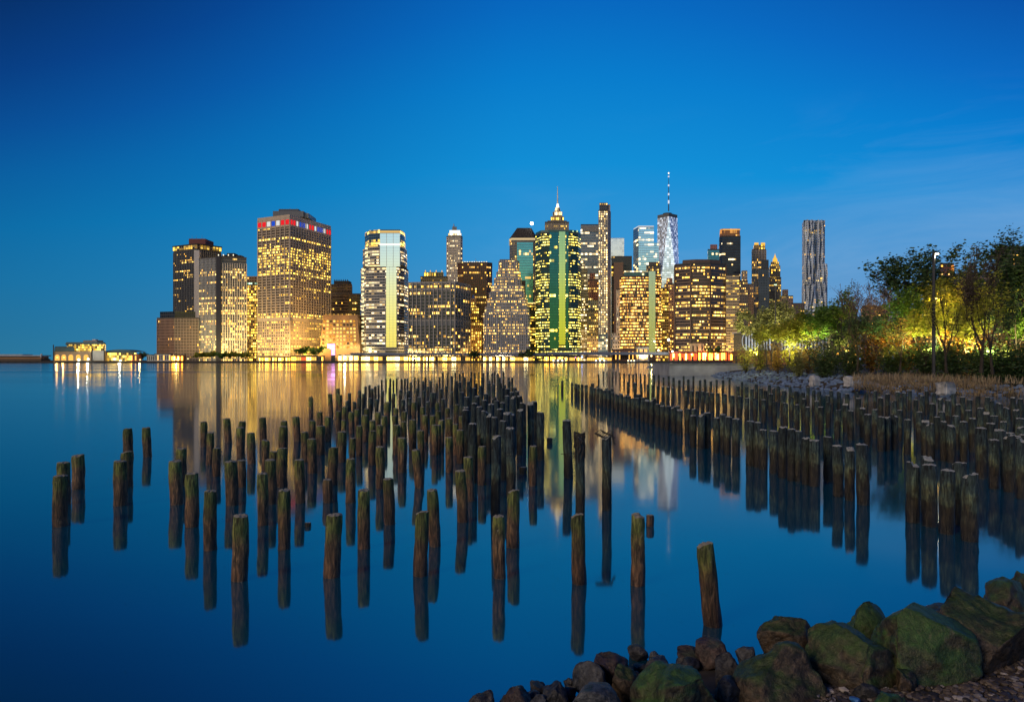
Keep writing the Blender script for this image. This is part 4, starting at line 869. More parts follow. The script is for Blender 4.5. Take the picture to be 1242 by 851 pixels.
T=[('feathery pale yellow-green tree lit from below, left of the thin dark lamp post',921,436,372,150,44,'pale',barkg,2600,.40,.55,1,4,(3,3,3,3),.25),
 ('small bright green tree before the foot of the steel tower',982,436,382,125,40,'green',barkd,3000,.34,.6,2,4,(3,3,3,3),.3),
 ('rounded mid-green tree right of the steel tower',1006,436,371,118,44,'green',barkd,3200,.34,.7,3,4,(3,3,3,3),.3),
 ('small green-tipped sapling rising over the rounded tree, left of the bare tree',1019,436,346,112,26,'green',barkd,700,.28,.4,4,4,(2,3,3,2),.45),
 ('bare purple-grey tree with a fine open crown, left of the lamp post',1053,440,326,105,62,'bare',barkg,900,.16,.35,5,5,(3,3,3,3,3),.3),
 ('second bare tree, thinner, between the tall bare one and the leafy dark tree',1076,440,345,110,40,'bare',barkg,500,.15,.35,6,5,(2,3,3,3,2),.3),
 ('tall leafy dark tree with a broad crown behind the lamp post',1118,442,301,100,84,'dark',barkd,5200,.33,.6,7,4,(4,3,3,3),.3),
 ('bright green lamp-lit small tree under the broad dark crown',1103,440,350,96,34,'green',barkd,2200,.26,.5,8,4,(3,3,3,2),.3),
 ('yellow glowing tree around the warm lamp, right of the lamp post',1146,442,338,95,44,'yellow',barkd,3400,.27,.55,9,4,(3,3,3,3),.25),
 ('slim bare-topped tree before the flat-roofed brick block',1190,452,293,79,40,'bare',barkd,1000,.17,.4,10,5,(2,3,3,3,2),.35),
 ('layered yellow-green tree with a dark forked trunk, left of the rightmost tree',1200,448,336,88,62,'yellow',barkd,3000,.24,.5,11,4,(3,3,3,3),.3),
 ('tall dark rightmost tree with a dense narrow crown',1234,450,277,84,54,'dark',barkd,5200,.27,.55,12,4,(4,3,3,3),.25),
 ('slim yellow-green tree just left of the thin dark lamp post, low crown',936,438,394,120,34,'yellow',barkd,1500,.28,.5,13,4,(2,3,3,2),.3),
 ('lean yellow-green tree before the white pavilion',958,438,388,118,36,'yellow',barkd,1300,.28,.5,14,4,(2,3,3,2),.35),
 ('dull olive tree in the gap between the rounded tree and the bare tree',1032,440,388,108,34,'dark',barkd,1600,.28,.5,15,4,(3,3,3,2),.3),
 ('amber-leaved young tree below the second bare tree',1080,442,392,100,36,'amber',barkd,1500,.26,.5,16,4,(3,3,3,2),.3),
 ('olive tree with loose twigs right of the yellow glowing tree',1166,444,372,94,38,'amber',barkd,1700,.25,.5,17,4,(3,3,3,2),.3),
 ('thin dark sapling before the layered yellow-green tree',1216,450,352,82,30,'dark',barkd,900,.22,.4,18,4,(2,3,3,2),.35)]
T+=[('leafy spring tree behind the thin dark lamp post, tall and thin',948,438,362,148,30,'pale',barkg,1500,.36,.5,21,4,(2,3,3,3),.3),
 ('lime tree lit from below, between the white pavilion and the bright green tree',972,438,376,122,34,'yellow',barkg,2000,.30,.5,22,4,(3,3,3,3),.28),
 ('low yellow-green tree lit by the orange lamp, under the broad dark crown',1122,444,366,91,40,'yellow',barkd,2400,.25,.5,23,4,(3,3,3,3),.22),
 ('olive tree spreading under the two bare trees',1064,442,380,98,52,'dark',barkd,2200,.26,.55,24,4,(3,3,3,3),.25),
 ('fresh green low tree right of the yellow glowing tree',1178,446,372,86,44,'yellow',barkd,2200,.24,.5,25,4,(3,3,3,3),.22),
 ('thin bare tree over the flat-roofed brick block',1170,446,322,96,36,'bare',barkg,700,.16,.35,26,5,(2,3,3,3,2),.35),
 ('fresh green young tree at the foot of the rightmost tree',1240,450,350,86,44,'green',barkd,2200,.24,.5,27,4,(3,3,3,3),.25)]
T+=[('dark slender sapling right of the lamp post, leaves few and yellow',1148,452,345,80,26,'yellow',barkd,350,.2,.4,31,4,(2,3,3,2),.45),
 ('dark thin forked tree in front of the layered yellow-green tree',1204,454,322,77,34,'yellow',barkd,500,.2,.4,32,4,(2,3,3,2),.45),
 ('dark thin sapling over the wide dark shrub left of the bare tree',1040,450,372,98,24,'dark',barkd,300,.2,.4,33,4,(2,3,3,2),.4),
 ('dark leaning sapling over the shrubs left of the lamp post',1092,450,384,90,26,'amber',barkd,350,.2,.4,34,4,(2,3,3,2),.4),
 ('dark thin sapling before the white pavilion, right half',982,446,392,116,22,'yellow',barkd,300,.24,.4,35,4,(2,3,3,2),.4),
 ('dark thin sapling before the white pavilion, left half',930,444,390,124,22,'pale',barkd,260,.24,.4,36,4,(2,3,3,2),.4)]
for a in T: tree(*a)
# small trees of the far quay
for i,(lb,x,yt,w,lf,D) in enumerate((('round lamp-lit tree, first before the white-ribbed tower',246,428,12,'yellow',938),('round lamp-lit tree, second before the white-ribbed tower',258,427,13,'yellow',938),('round lamp-lit tree, third before the white-ribbed tower',270,427.5,13,'green',938),('round lamp-lit tree, fourth before the white-ribbed tower',283,427,13,'yellow',938),('round lamp-lit tree before the narrow brown tower',298,428,13,'yellow',938),
   ('green lamp-lit tree before the panelled tower',370,421,15,'green',950),('green lamp-lit tree left of the pink screen',385,420.5,15,'green',950),('dark tree left of the stepped grey tower, on the quay',576,427,12,'dark',938),('dark bushy tree before the right side of the stepped grey tower',638,424.5,15,'dark',938),('small dark tree between the glass hall and the small white house',174,428.5,16,'dark',960),('leafy tree at the foot of the wide brown block',868,421,14,'dark',940))):
    tree(lb,x,437.5,yt,D,w,lf,barkd,420,1.9,1.6,40+i,2,(3,3),.3,BZ,'small trees on the far quay',.35)

# ------------------------------------------------------------------ the near bank at the right: land, wharf, stones, grass, shrubs
shore=[(70,58),(58,74),(50,80),(42,86),(41,105),(44,130),(47,160),(56,200),(62,262),(70,360)]
def land_mesh():
    m=MB()
    cols=[0,1.2,3.5,7,14,40,200,900]; hs=[-.6,.15,.75,1.35,2.0,2.6,3.0,3.2]
    P=[]
    for i,(x,y) in enumerate(shore):
        a=Vector(shore[max(i-1,0)]); b=Vector(shore[min(i+1,len(shore)-1)]); t=(b-a).normalized(); n=Vector((t.y,-t.x))
        if n.x<0: n=-n
        n=(n+Vector((.8,.25))).normalized()
        P.append([Vector((x,y))+n*c for c in cols])
    for i in range(len(P)-1):
        for k in range(len(cols)-1):
            m.face([(P[i][k].x,P[i][k].y,hs[k]),(P[i][k+1].x,P[i][k+1].y,hs[k+1]),(P[i+1][k+1].x,P[i+1][k+1].y,hs[k+1]),(P[i+1][k].x,P[i+1][k].y,hs[k])])
    return m
lm=land_mesh(); lo=lm.build('terrain',plain('bank_soil',(.045,.038,.026,1),.95,0,.4,.5,.5)); tag(lo,kind='structure')
def land_z(x,y):
    d=1e9
    for i in range(len(shore)-1):
        a,b=Vector(shore[i]),Vector(shore[i+1]); p=Vector((x,y)); t=max(0,min(1,(p-a).dot(b-a)/(b-a).length_squared)); q=a+(b-a)*t; d=min(d,(p-q).length)
    for (c0,h0),(c1,h1) in zip([(0,-.5),(1.2,.15),(3.5,.75),(7,1.35),(14,2.0),(40,2.6)],[(1.2,.15),(3.5,.75),(7,1.35),(14,2.0),(40,2.6),(200,3.0)]):
        if c0<=d<c1: return h0+(h1-h0)*(d-c0)/(c1-c0)
    return 3.0
def rock_verts(rng, sub, rough=.35, cuts=3, freq=1.3):
    bm=bmesh.new(); bmesh.ops.create_icosphere(bm,subdivisions=sub,radius=1.0)
    off=Vector((rng.uniform(-50,50),rng.uniform(-50,50),rng.uniform(-50,50)))
    planes=[(Vector((rng.gauss(0,1),rng.gauss(0,1),rng.gauss(0,1))).normalized(),rng.uniform(.5,.82)) for _ in range(cuts)]
    for v in bm.verts:
        p=v.co.copy(); n=p.normalized()
        for pn,pd in planes:
            s=p.dot(pn)
            if s>pd: p=p-pn*(s-pd)*.96
        k=mnoise.fractal(n*freq+off,1.0,2.0,4)*rough + (mnoise.fractal(n*freq*4+off,1.0,2.0,4)*rough*.22 if sub>3 else 0)
        v.co=p+n*k
    vs=[v.co.copy() for v in bm.verts]; fs=[tuple(v.index for v in f.verts) for f in bm.faces]; bm.free(); return vs,fs
# riprap of grey stones on the bank, skylight's blue put into their colour
ripm=plain('riprap_stone',(.13,.20,.34,1),.8,0,.45,.9,.3)
rng=random.Random(5); protos=[rock_verts(rng,2,.3,4) for _ in range(8)]
m=MB(); cnt=0
for i in range(len(shore)-1):
    a,b=Vector(shore[i]),Vector(shore[i+1]); L=(b-a).length
    dens=11 if a.y>=74 else 7
    if a.y>=160: dens=3
    for k in range(int(L*dens)):
        t=rng.random(); p=a+(b-a)*t; nrm=(b-a).normalized(); nrm=Vector((nrm.y,-nrm.x)); nrm=nrm if nrm.x>0 else -nrm
        q=p+nrm*(rng.random()**1.3*(9.0 if 84<=a.y<160 else 4.5)+.2); z=land_z(q.x,q.y); s=rng.uniform(.14,.40); vs,fs=rng.choice(protos)
        R=Matrix.Rotation(rng.uniform(0,6.28),3,'Z')
        m.mesh([R@Vector((v.x*s*1.3,v.y*s,v.z*s*.75))+Vector((q.x,q.y,z+s*.15)) for v in vs],fs)
tag(m.build('riprap',ripm),'loose grey-blue stones heaped along the near bank under the trees','riprap',kind='stuff')
# pale concrete blocks in the stones
blockm=plain('pale_block',(.42,.43,.45,1),.85,0,.35,2,.5)
for lb,x,y,D,w,h in (('pale weathered block among the stones, leftmost of the three blocks',988,462,88,11,13),('pale weathered block with a dark side, middle one of the three on the bank',1034,463,84,17,13),('pale split block in the dry grass, rightmost of the three blocks',1147,471,70,18,16)):
    rb=random.Random(int(x)); bm=bmesh.new(); bmesh.ops.create_cube(bm,size=2); bmesh.ops.bevel(bm,geom=bm.edges[:],offset=.22,segments=2,affect='EDGES'); bmesh.ops.subdivide_edges(bm,edges=bm.edges[:],cuts=2,use_grid_fill=True)
    of=Vector((x,0,0)); vs=[v.co*(1+.22*mnoise.noise(v.co*1.7+of)) for v in bm.verts]; fs=[tuple(v.index for v in f.verts) for f in bm.faces]; bm.free()
    sx=w/2/F*D; sz=h/2/F*D; R=Matrix.Rotation(.35,3,'Z'); c=gp(x,y,D)
    m=MB(); m.mesh([R@Vector((v.x*sx,v.y*sx*.8,v.z*sz))+c for v in vs],fs); tag(m.build('stone_block',blockm),lb,'block','pale blocks on the bank')
# dry grass
gm=leaf_mat('dry_grass',(.26,.19,.10,1),(.44,.34,.20,1),.3)
rng=random.Random(9); m=MB()
for k in range(9000):
    x=rng.uniform(1035,1260); y=rng.uniform(452,474); D=66+ (474-y)*1.2+rng.uniform(-1,1)
    X=gx(x,D); z=land_z(X,D)
    if mnoise.noise(Vector((X*.25,D*.25,0)))<-.05: continue
    h=rng.uniform(.35,.85); a=rng.uniform(0,3.14); w=.035; lean=Vector((rng.gauss(0,.22),rng.gauss(0,.22),1))
    u=Vector((math.cos(a),math.sin(a),0))*w; b=Vector((X,D,z-.05)); t=b+lean*h
    m.face([b-u,b+u,t+u*.2,t-u*.2])
tag(m.build('grass',gm),'dry straw-coloured grass growing along the bank below the shrubs','grass',kind='stuff')
# shrubs
def shrub(label,x,ytop,ybot,D,w,leaf,n,seed,size=.22,name='shrub',group='shrubs along the bank'):
    rng=random.Random(seed); X=gx(x,D); z=land_z(X,D)-.1; zt=gz(ytop,D); h=zt-z; hw=w/2/F*D
    root=empty(name,(X,D,z),label,'shrub',group); m=MB(); tips=[]
    for k in range(16):
        a=rng.uniform(0,6.28); rr=rng.random()**.6; tip=Vector((X+math.cos(a)*hw*rr,D+math.sin(a)*hw*rr*.7,z+h*(.55+.45*math.sqrt(max(0,1-rr*rr)))*rng.uniform(.75,1.05)))
        b=Vector((X+rng.gauss(0,.15),D+rng.gauss(0,.15),z)); mid=b.lerp(tip,.5)+Vector((rng.gauss(0,.2),rng.gauss(0,.2),.15))
        m.tube([b,mid,tip],[.035,.022,.01],4,closed=False); tips += [tip,mid.lerp(tip,.5),mid,b.lerp(mid,.6)]
    m.build('stems',barkd,root); m=MB(); leaf_cloud(m,rng,tips,n,size,hw*.22); m.build('foliage',LM[leaf],root)
S=[('golden low shrub at the left end of the bank, near the orange lamp',905,429,150,26,'yellow',900),('yellow-green shrub left of the white pavilion',922,424,140,26,'yellow',1000),('golden shrub under the white pavilion',944,424,132,26,'amber',1000),('bright yellow shrub under the lean yellow-green tree',962,426,128,24,'yellow',1000),
 ('amber shrub before the foot of the steel tower',980,422,122,28,'amber',1100),('olive shrub below the rounded mid-green tree',1002,424,112,36,'dark',1500),('wide dark shrub left of the bare tree trunk',1030,426,104,46,'dark',1900),('russet shrub at the foot of the bare tree',1056,420,104,38,'amber',1300),('dark broad shrub between bare tree and lamp post',1082,427,98,50,'dark',2200),
 ('glowing orange shrub behind the dark ones, left of the lamp post',1100,414,102,40,'amber',1500),('dark green shrub at the foot of the lamp post',1122,424,92,46,'dark',2200),('glowing amber shrub right of the lamp post',1150,414,97,44,'amber',1700),('dark rounded shrub before the yellow glowing tree',1156,424,86,44,'dark',2000),
 ('golden-brown shrub under the layered yellow-green tree',1186,418,92,44,'amber',1600),('tall dark shrub under the slim bare-topped tree',1194,428,82,46,'dark',2000),('dark shrub below the rightmost tree',1226,424,80,44,'dark',2000),('brown shrub behind the rightmost trunk',1222,412,88,44,'amber',1500),('dark shrub at the right edge of the bank',1256,426,78,40,'dark',1800),
 ('pale grey-green dry shrub at the tip of the bank over the blue stones',968,437,112,24,'pale',900),('low dark shrub over the left blue stones',1000,438,104,34,'dark',1300)]
for i,(lb,x,yt,D,w,lf,n) in enumerate(S): shrub(lb,x,yt-9,450,D,w*1.1,lf,int(n*1.35),100+i,.19)
# lamps among the trees
def park_lamp(label,x,y,D,col,power,r,light,arm=0,bot=None,poler=.09):
    X=gx(x,D); z=gz(y,D); zb=land_z(X,D) if bot is None else bot
    root=empty('park_lamp',(X,D,zb),label,'lamp post','lamp posts on the near bank')
    m=MB(); m.tube([(X,D,zb-.2),(X,D,z+.15)],[poler*1.3,poler],8); m.build('pole',poleg,root)
    hx=X+arm
    if arm: m=MB(); m.tube([(X,D,z+.1),(X+arm*.5,D,z+.2),(hx,D,z+.14)],.05,6); m.build('arm',poleg,root)
    m=MB(); m.box(hx-r*1.6,hx+r*1.6,D-r,D+r,z+.02,z+.14); m.build('lamp_hood',poleg,root)
    nm='park_lamp_%d'%int(x); m=MB(); m.mesh([Vector((v.x*1.2,v.y,v.z*.6))*r+Vector((hx,D,z-.03)) for v in bv],bf); m.build('lamp_head',lamp_mat(nm,col+(1,),power),root)
    if light: point_light('park_glow',(hx,D-.1,z-.4),col,light,.15)
park_lamp('tall dark lamp post with a white lamp head among the trees',1132.5,307.5,81,(1,.9,.6),12,.2,260,.35,None,.16)
park_lamp('shorter post with a warm orange lamp within the yellow tree',1135.5,361.5,92,(1,.6,.15),9,.17,1600)
park_lamp('thin dark lamp post over the pale yellow-green tree',940.5,345,140,(.7,1,.55),2,.25,0,0,None,.12)
for x,y,D,c,p in ((1150,400,97,(1,.62,.12),1500),(1182,405,94,(1,.52,.12),1100),(1100,398,98,(1,.45,.08),1000),(1102,372,94,(.80,1,.35),420),(1196,385,85,(1,.9,.35),500),(985,395,121,(.95,1,.4),620),(921,412,145,(1,.85,.4),1500),(948,420,128,(1,.8,.3),900),(1030,410,110,(1,.6,.2),350),(1215,415,84,(1,.65,.2),350),(965,405,120,(1,.92,.4),700),(1128,385,90,(1,.8,.25),800)):
    
    zg=land_z(gx(x,D),D-5)
    for q in (-2.2,2.2): spot_light('garden_glow',(gx(x,D)+q,D-4.5,zg+3.6),(gx(x,D)+q*1.4,D+1.5,gz(y,D)+1.2),c,p*7.5,115,.15)
# small lamp globes at some of these glow positions
for lb,x,y,D,c in (('small orange garden lamp glowing behind the amber shrub',1150,401,97.3,(1,.6,.15)),('small warm garden lamp left of the lamp post foot',1100,399,98.3,(1,.55,.15)),('small yellow garden lamp in the layered tree',1182,406,94.3,(1,.7,.2)),('small lime garden lamp in the small bright green tree',985,396,121.3,(.75,1,.3))):
    street_lamp(x,y,D,lb,c,5,.09,bot=land_z(gx(x,D),D),group='garden lamps among the trees')
# white glass pavilion
D=230
r=empty('glass_pavilion',(gx(945,D),D+8,2.5),'white glass pavilion of lit bays behind the yellow-green trees','pavilion')
X0,X1=gx(904,D),gx(991,D); z0,z1=gz(425,D),gz(402,D)
def rr(x): return z1
m=MB(); m.box(X0,X1,D+1,D+12,z0,z1-.3); m.build('glass_wall',plain('pavilion_glass',(.05,.06,.07,1),.15),r)
m=MB(); m.box(X0-.3,X1+.3,D-.3,D+13,z1-.3,z1+.15); m.build('roof',whitem,r); m=MB(); m.box(X0-.2,X1+.2,D,D+13,2.5,z0); m.build('base',plain('pavilion_base',(.3,.14,.06,1)),r)
wl_=lamp_mat('pavilion_light',(.85,.93,1,1),.55); pr=None
for k in range(24):
    if k in (9,10,11): continue
    x=X0+(X1-X0)*(k+.5)/24
    if pr is None: mm=MB(); mm.box(-.17,.17,0,.4,z0+.2,z1-.5); pr=mm.build('lit_panel',wl_,r); o=pr
    else: o=pr.copy(); COL.objects.link(o)
    o.location=Vector((x,D+.4,0))-wloc(r)
m=MB(); cxp=gx(908,D); pts=[Vector((cxp-2.2*math.cos(a),D-.1,z0+(z1-z0)*.5+ (z1-z0)*.5*math.sin(a))) for a in [(-.5+i/12)*math.pi for i in range(13)]]; m.tube(pts,.10,6); m.build('round_end',wl_,r)
# concrete wharf with posts
conc=plain('wharf_concrete',(.26,.29,.33,1),.85,0,.35,.25,.3)
r=empty('wharf',(47,182,0),'low grey concrete wharf with a row of dark posts, left of the near bank','wharf')
D=176; m=MB(); m.box(gx(812,D),gx(915,D),D,D+22,-1,gz(441.5,D)); m.build('deck',conc,r)
m=MB(); m.box(gx(811.5,D),gx(915,D),D-.4,D+22.2,gz(441.5,D),gz(440.6,D)); m.build('coping',plain('wharf_coping',(.20,.20,.20,1)),r)
pr=None
for k,x in enumerate((817,823,828,834,840,846,851,857,866,878,893,903)):
    if pr is None: mm=MB(); mm.tube([(0,0,0),(0,0,1.5)],[.22,.2],8); pr=mm.build('post',plain('post_dark',(.03,.035,.045,1)),r); o=pr
    else: o=pr.copy(); COL.objects.link(o); o.scale=(1,1,1+.25*((k*5)%3-1))
    o.location=Vector((gx(x,D+1),D+1,gz(440.6,D)))-wloc(r)

# vessels moored at the far quay
def vessel(label,x0,x1,ytop,D,hullc,mast_x):
    r=empty('moored_boat',(gx((x0+x1)/2,D),D,0),label,'boat','boats moored at the far quay'); X0,X1=gx(x0,D),gx(x1,D); L=X1-X0
    q=[(X0,D),(X0+L*.06,D-2.2),(X1-L*.12,D-2.2),(X1,D),(X1-L*.12,D+2.2),(X0+L*.06,D+2.2)]; q=[Vector(v) for v in q]
    m=MB(); m.walls(scaled(q,.94),q,-.4,1.9,(),4); m.cap(q,1.9); m.build('hull',hullc,r)
    zt=gz(ytop,D); m=MB(); m.box(X0+L*.2,X0+L*.72,D-1.5,D+1.5,1.9,zt); m.build('cabin',whitem,r)
    for k in range(8):
        m=MB(); xx=X0+L*(.22+.06*k); m.box(xx,xx+L*.035,D-1.62,D-1.45,2.5,zt-.5); m.build('window',L2 if k%3==0 else bpy.data.materials['sash_dark'],r)
    m=MB(); m.tube([(gx(mast_x,D),D,1.9),(gx(mast_x,D),D,zt+5)],.13,6); m.build('mast',poleg,r)
hd=plain('hull_black',(.02,.022,.03,1),.5); hb=plain('hull_blue',(.03,.06,.14,1),.5)
vessel('dark long boat with a white cabin moored before the green glass tower',664,694,435.6,929,hd,684)
vessel('blue-hulled boat moored before the slender lit tower',716,744,435.8,930,hb,722)
vessel('small dark boat moored before the orange-lit block',757,777,436.2,931,hd,770)
# ------------------------------------------------------------------ pilings
def piling_mat(name, weathered):
    m,nt,out=new_mat(name)
    p=N(nt,'ShaderNodeBsdfPrincipled'); geo=N(nt,'ShaderNodeNewGeometry'); tc=N(nt,'ShaderNodeTexCoord'); oi=N(nt,'ShaderNodeObjectInfo')
    sp=N(nt,'ShaderNodeSeparateXYZ'); nt.links.new(geo.outputs['Position'],sp.inputs[0]); z=sp.outputs[2]
    ofs=N(nt,'ShaderNodeVectorMath',operation='ADD'); nt.links.new(geo.outputs['Position'],ofs.inputs[0])
    cmb=N(nt,'ShaderNodeCombineXYZ'); [setin(nt,cmb,k,M(nt,'MULTIPLY',oi.outputs['Random'],90.)) for k in range(3)]; nt.links.new(cmb.outputs[0],ofs.inputs[1])
    pos=ofs.outputs[0]
    mp=N(nt,'ShaderNodeMapping'); nt.links.new(pos,mp.inputs[0]); mp.inputs['Scale'].default_value=(9,9,1.4)
    grain=noise_tex(nt,2.2,6,.65,mp.outputs[0],.6); blot=noise_tex(nt,3.2,5,.6,pos,.4); fine=noise_tex(nt,16,4,.6,pos)
    zz=M(nt,'ADD',z,M(nt,'MULTIPLY_ADD',blot,1.5 if weathered else .8,-.75 if weathered else -.4))
    if weathered:
        col=ramp(nt,M(nt,'DIVIDE',zz,2.0),[(.0,(.010,.009,.008,1)),(.16,(.022,.017,.011,1)),(.32,(.030,.028,.017,1)),(.44,(.085,.11,.075,1)),(.54,(.060,.10,.095,1)),(.66,(.030,.052,.068,1)),(1,(.040,.062,.082,1))])  # upper blues are skylight painted into the dry grey wood
    else:
        col=ramp(nt,M(nt,'DIVIDE',zz,1.4),[(.0,(.040,.024,.017,1)),(.10,(.055,.031,.020,1)),(.45,(.075,.047,.026,1)),(.58,(.066,.056,.022,1)),(.72,(.060,.074,.020,1)),(1,(.085,.09,.042,1))])
    col=MixC(nt,1.0,col,ramp(nt,grain,[(.36,(.12,.12,.12,1)),(.5,(.95,.95,.95,1)),(.64,(2.7,2.5,2.0,1))]),'MULTIPLY')
    pale=M(nt,'MULTIPLY',M(nt,'MULTIPLY_ADD',fine,6.,-3.7,clamp=True),M(nt,'MULTIPLY_ADD',z,1.2,-.5,clamp=True))
    col=MixC(nt,M(nt,'MULTIPLY',pale,.8),col,(.30,.28,.22,1))
    moss=M(nt,'MULTIPLY',M(nt,'MULTIPLY_ADD',blot,5.,-2.6,clamp=True),M(nt,'MULTIPLY_ADD',z,1.6,-.5,clamp=True))
    col=MixC(nt,M(nt,'MULTIPLY',moss,.5),col,(.045,.075,.015,1) if not weathered else (.05,.09,.06,1))
    bri=M(nt,'MULTIPLY_ADD',oi.outputs['Random'],.5 if weathered else 1.1,.38 if weathered else 1.1); bc=N(nt,'ShaderNodeCombineXYZ'); [setin(nt,bc,k,bri) for k in range(3)]
    nt.links.new(MixC(nt,1.0,col,bc.outputs[0],'MULTIPLY'),p.inputs['Base Color'])
    nt.links.new(M(nt,'MULTIPLY_ADD',z,.45,.30,clamp=True),p.inputs['Roughness'])
    b=N(nt,'ShaderNodeBump'); b.inputs['Strength'].default_value=1.0; b.inputs['Distance'].default_value=.05; nt.links.new(grain,b.inputs['Height']); nt.links.new(b.outputs[0],p.inputs['Normal'])
    nt.links.new(p.outputs[0],out.inputs[0]); return m
PM=[piling_mat('mossy_piling_wood',False),piling_mat('weathered_skylit_piling_wood',True)]
endm=plain('cut_end_wood',(.24,.23,.19,1),.85,0,.5,14,.6); endw=plain('cut_end_weathered',(.30,.32,.31,1),.85,0,.5,14,.6)
NS,NR=18,14
def piling_geo(seed, notch=0.0):
    """unit piling: radius about 1, height 0..1; returns shaft (verts, faces) and its cut top"""
    rng=random.Random(seed); of=Vector((seed*7.3,seed*3.1,0)); rings=[]
    bend=(rng.uniform(-.2,.2),rng.uniform(-.2,.2)); na=rng.uniform(0,6.28)
    for j in range(NR+1):
        t=j/NR; ring=[]
        for k in range(NS):
            a=2*math.pi*k/NS
            r=1+.12*mnoise.noise(Vector((math.cos(a)*1.2,math.sin(a)*1.2,t*5))+of)+.08*mnoise.noise(Vector((math.cos(a)*4,math.sin(a)*4,t*14))+of)
            r*=1.04-.06*t
            if j==NR: r*=.93
            zt=t if t<.97 else t
            if j>=NR-1:
                zt+= .018*mnoise.noise(Vector((math.cos(a)*2,math.sin(a)*2,9))+of)
                if notch and math.cos(a-na)>.05: zt-=notch
            ring.append(Vector((math.cos(a)*r+bend[0]*math.sin(t*3),math.sin(a)*r+bend[1]*math.sin(t*2.6),zt-(0.0 if j<NR else -.008))))
        rings.append(ring)
    v=[p for r in rings for p in r]; f=[]
    for j in range(NR):
        for k in range(NS): f.append((j*NS+k,j*NS+(k+1)%NS,(j+1)*NS+(k+1)%NS,(j+1)*NS+k))
    top=rings[-1]; c=sum(top,Vector((0,0,0)))/NS
    tv=[p.copy() for p in top]+[c+(p-c)*.55+Vector((0,0,.006+.012*rng.random())) for p in top]+[c+Vector((0,0,.004))]
    tf=[(k,(k+1)%NS,NS+(k+1)%NS,NS+k) for k in range(NS)]+[(NS+k,NS+(k+1)%NS,2*NS) for k in range(NS)]
    return (v,f),(tv,tf)
GEO=[piling_geo(s,n) for s,n in ((1,0),(2,0),(3,0),(4,.02),(5,0),(6,.035),(7,0),(8,.05),(9,0),(10,.025))]
MESH={}
def piling_mesh(v,wth):
    key=(v,wth)
    if key not in MESH:
        (a,b),(c,d)=GEO[v]
        m=MB(); m.mesh(a,b); o=m.build('piling',PM[wth],smooth=True); me=o.data; bpy.data.objects.remove(o)
        m=MB(); m.mesh(c,d); o=m.build('cut_top',endw if wth else endm); mt=o.data; bpy.data.objects.remove(o)
        MESH[key]=(me,mt)
    return MESH[key]
PIL=[]     # dicts: x, yt, yb, w, lean, weathered, zone
def add(x,yt,yb=None,w=None,lean=0,wth=0,zone='left',z=None,look=None):
    if yb is None: Y=F*(CAMZ-z)/(yt-HY); yb=HY+F*CAMZ/Y
    Y=F*CAMZ/(yb-HY)
    if w is None: w=(.305 if zone=='front' else .29)*F/Y*(.88+.24*abs(math.sin(x*7.7)))
    PIL.append(dict(x=x,yt=yt,yb=yb,w=w,lean=lean,wth=wth,zone=zone,Y=Y,look=look))
L='''73.6 578 637.7 17 -1|78 561.5 611 15 0|94.6 552 592.5 14.5 0|145 560 612.4 15.5 0|154 548 590 14 0|157 520 554 11 -2|179 519 553.5 10 -2|215 559.5 611 15.5 -2|220.5 544.7 589 12.5 0|233 575 637.7 16 0
246.8 512 542 8 0|253 525 563.7 9 2|262 544 577 10 0|254.3 596.7 666.5 15.5 -1|277 508 536.4 8.5 -2|293.5 511.6 540 8.5 0|292.5 519 555 10 -1|305.7 525.7 562 10 -1|281 560.5 612 15 -2|293 558.6 590 10.5 0
288.5 626 703 20 4|320 506.7 535 8.5 -1|322 534 570 10 0|328 558.6 610.6 14 0|318 575 636 13.5 0|331.6 548 585 11 0|342.5 544 590 13 0|343.5 517.6 555 10.5 0|345 511 540 8.5 0|343 595.6 665 15 0
360.7 506 535.4 8.5 -2|377 482 507 5.5 0|379 510.4 537 8.5 0|387.7 500 525 7 0|397.6 506 535 8 0|370 524.5 560 9 -1|378.5 533 574 11.5 0|389 517 551 11 0|364.5 558 609.5 12 -2|404 543 588 12 1
414 524 560 11 0|396.5 582 609 12 0|426 557.4 608.7 12 1|428 532 575 8 0|436 517 552.7 8 0|417 510 537 6.5 0|426 500 526 7 0|402 478 503 5.5 -2|409 471.5 497 5 0|410 499 525 6.5 0
412 479 505 5 0|452 523.6 560 8 0|460.5 542.4 592 11.5 0|471 581.5 635 14 -1|440 595.7 664.7 15.5 -1|460 516.6 550 8.5 0|481 516 548 9 0|487.5 531.7 572.5 9 0|441 505 532 7 0|470 488 515 8 0
491 499.5 530 6.5 0|458.6 500 526 7 0|403.5 624.6 698 20 3|511 621 697 17 2|527.3 595.4 661.6 14.5 -3|560.5 571.6 632.4 14.5 -2|570 554.7 607 12 -2|508.5 546 591 11 -4|607 626.7 700 16 -3|622.5 595 662.6 15.5 0
585 542 587.7 10.5 0|647.7 541.6 588.4 10.5 0|602.7 529 571.6 10 -1|544.5 531 572.6 9.5 0|558 522.8 558.5 8 0|573 514 549 9 0|620 521 559 10 0|530 516 548.7 11 0|510.7 522.8 562 9 0|501 509.6 545 8 0
545 508 540 8 0|595 499 528 7.5 0|703.5 624 706.6 17 -3|772 625 709 17 -1|866 659 757 22 -10'''
for line in L.split('\n'):
    for e in line.split('|'):
        a=[float(q) for q in e.split()]; add(a[0],a[1],a[2],a[3],a[4])
# cut stubs
for x,yt,yb,w in ((634.6,566,574.5,10),(789,625,638,10),(667,531,537.5,7),(374,633.5,638,8)): add(x,yt,yb,w,0,0,'left',look='stub')
# the tall grey ones, and the three with cable and rope
for x,yt,yb,w,ln,lk in ((689.6,510.5,579,11,-3,'wire'),(703,531,621.7,11.5,0,'rope'),(735.5,530,617.4,12,-1,'cable')): add(x,yt,yb,w,ln,1,'left',look=lk)
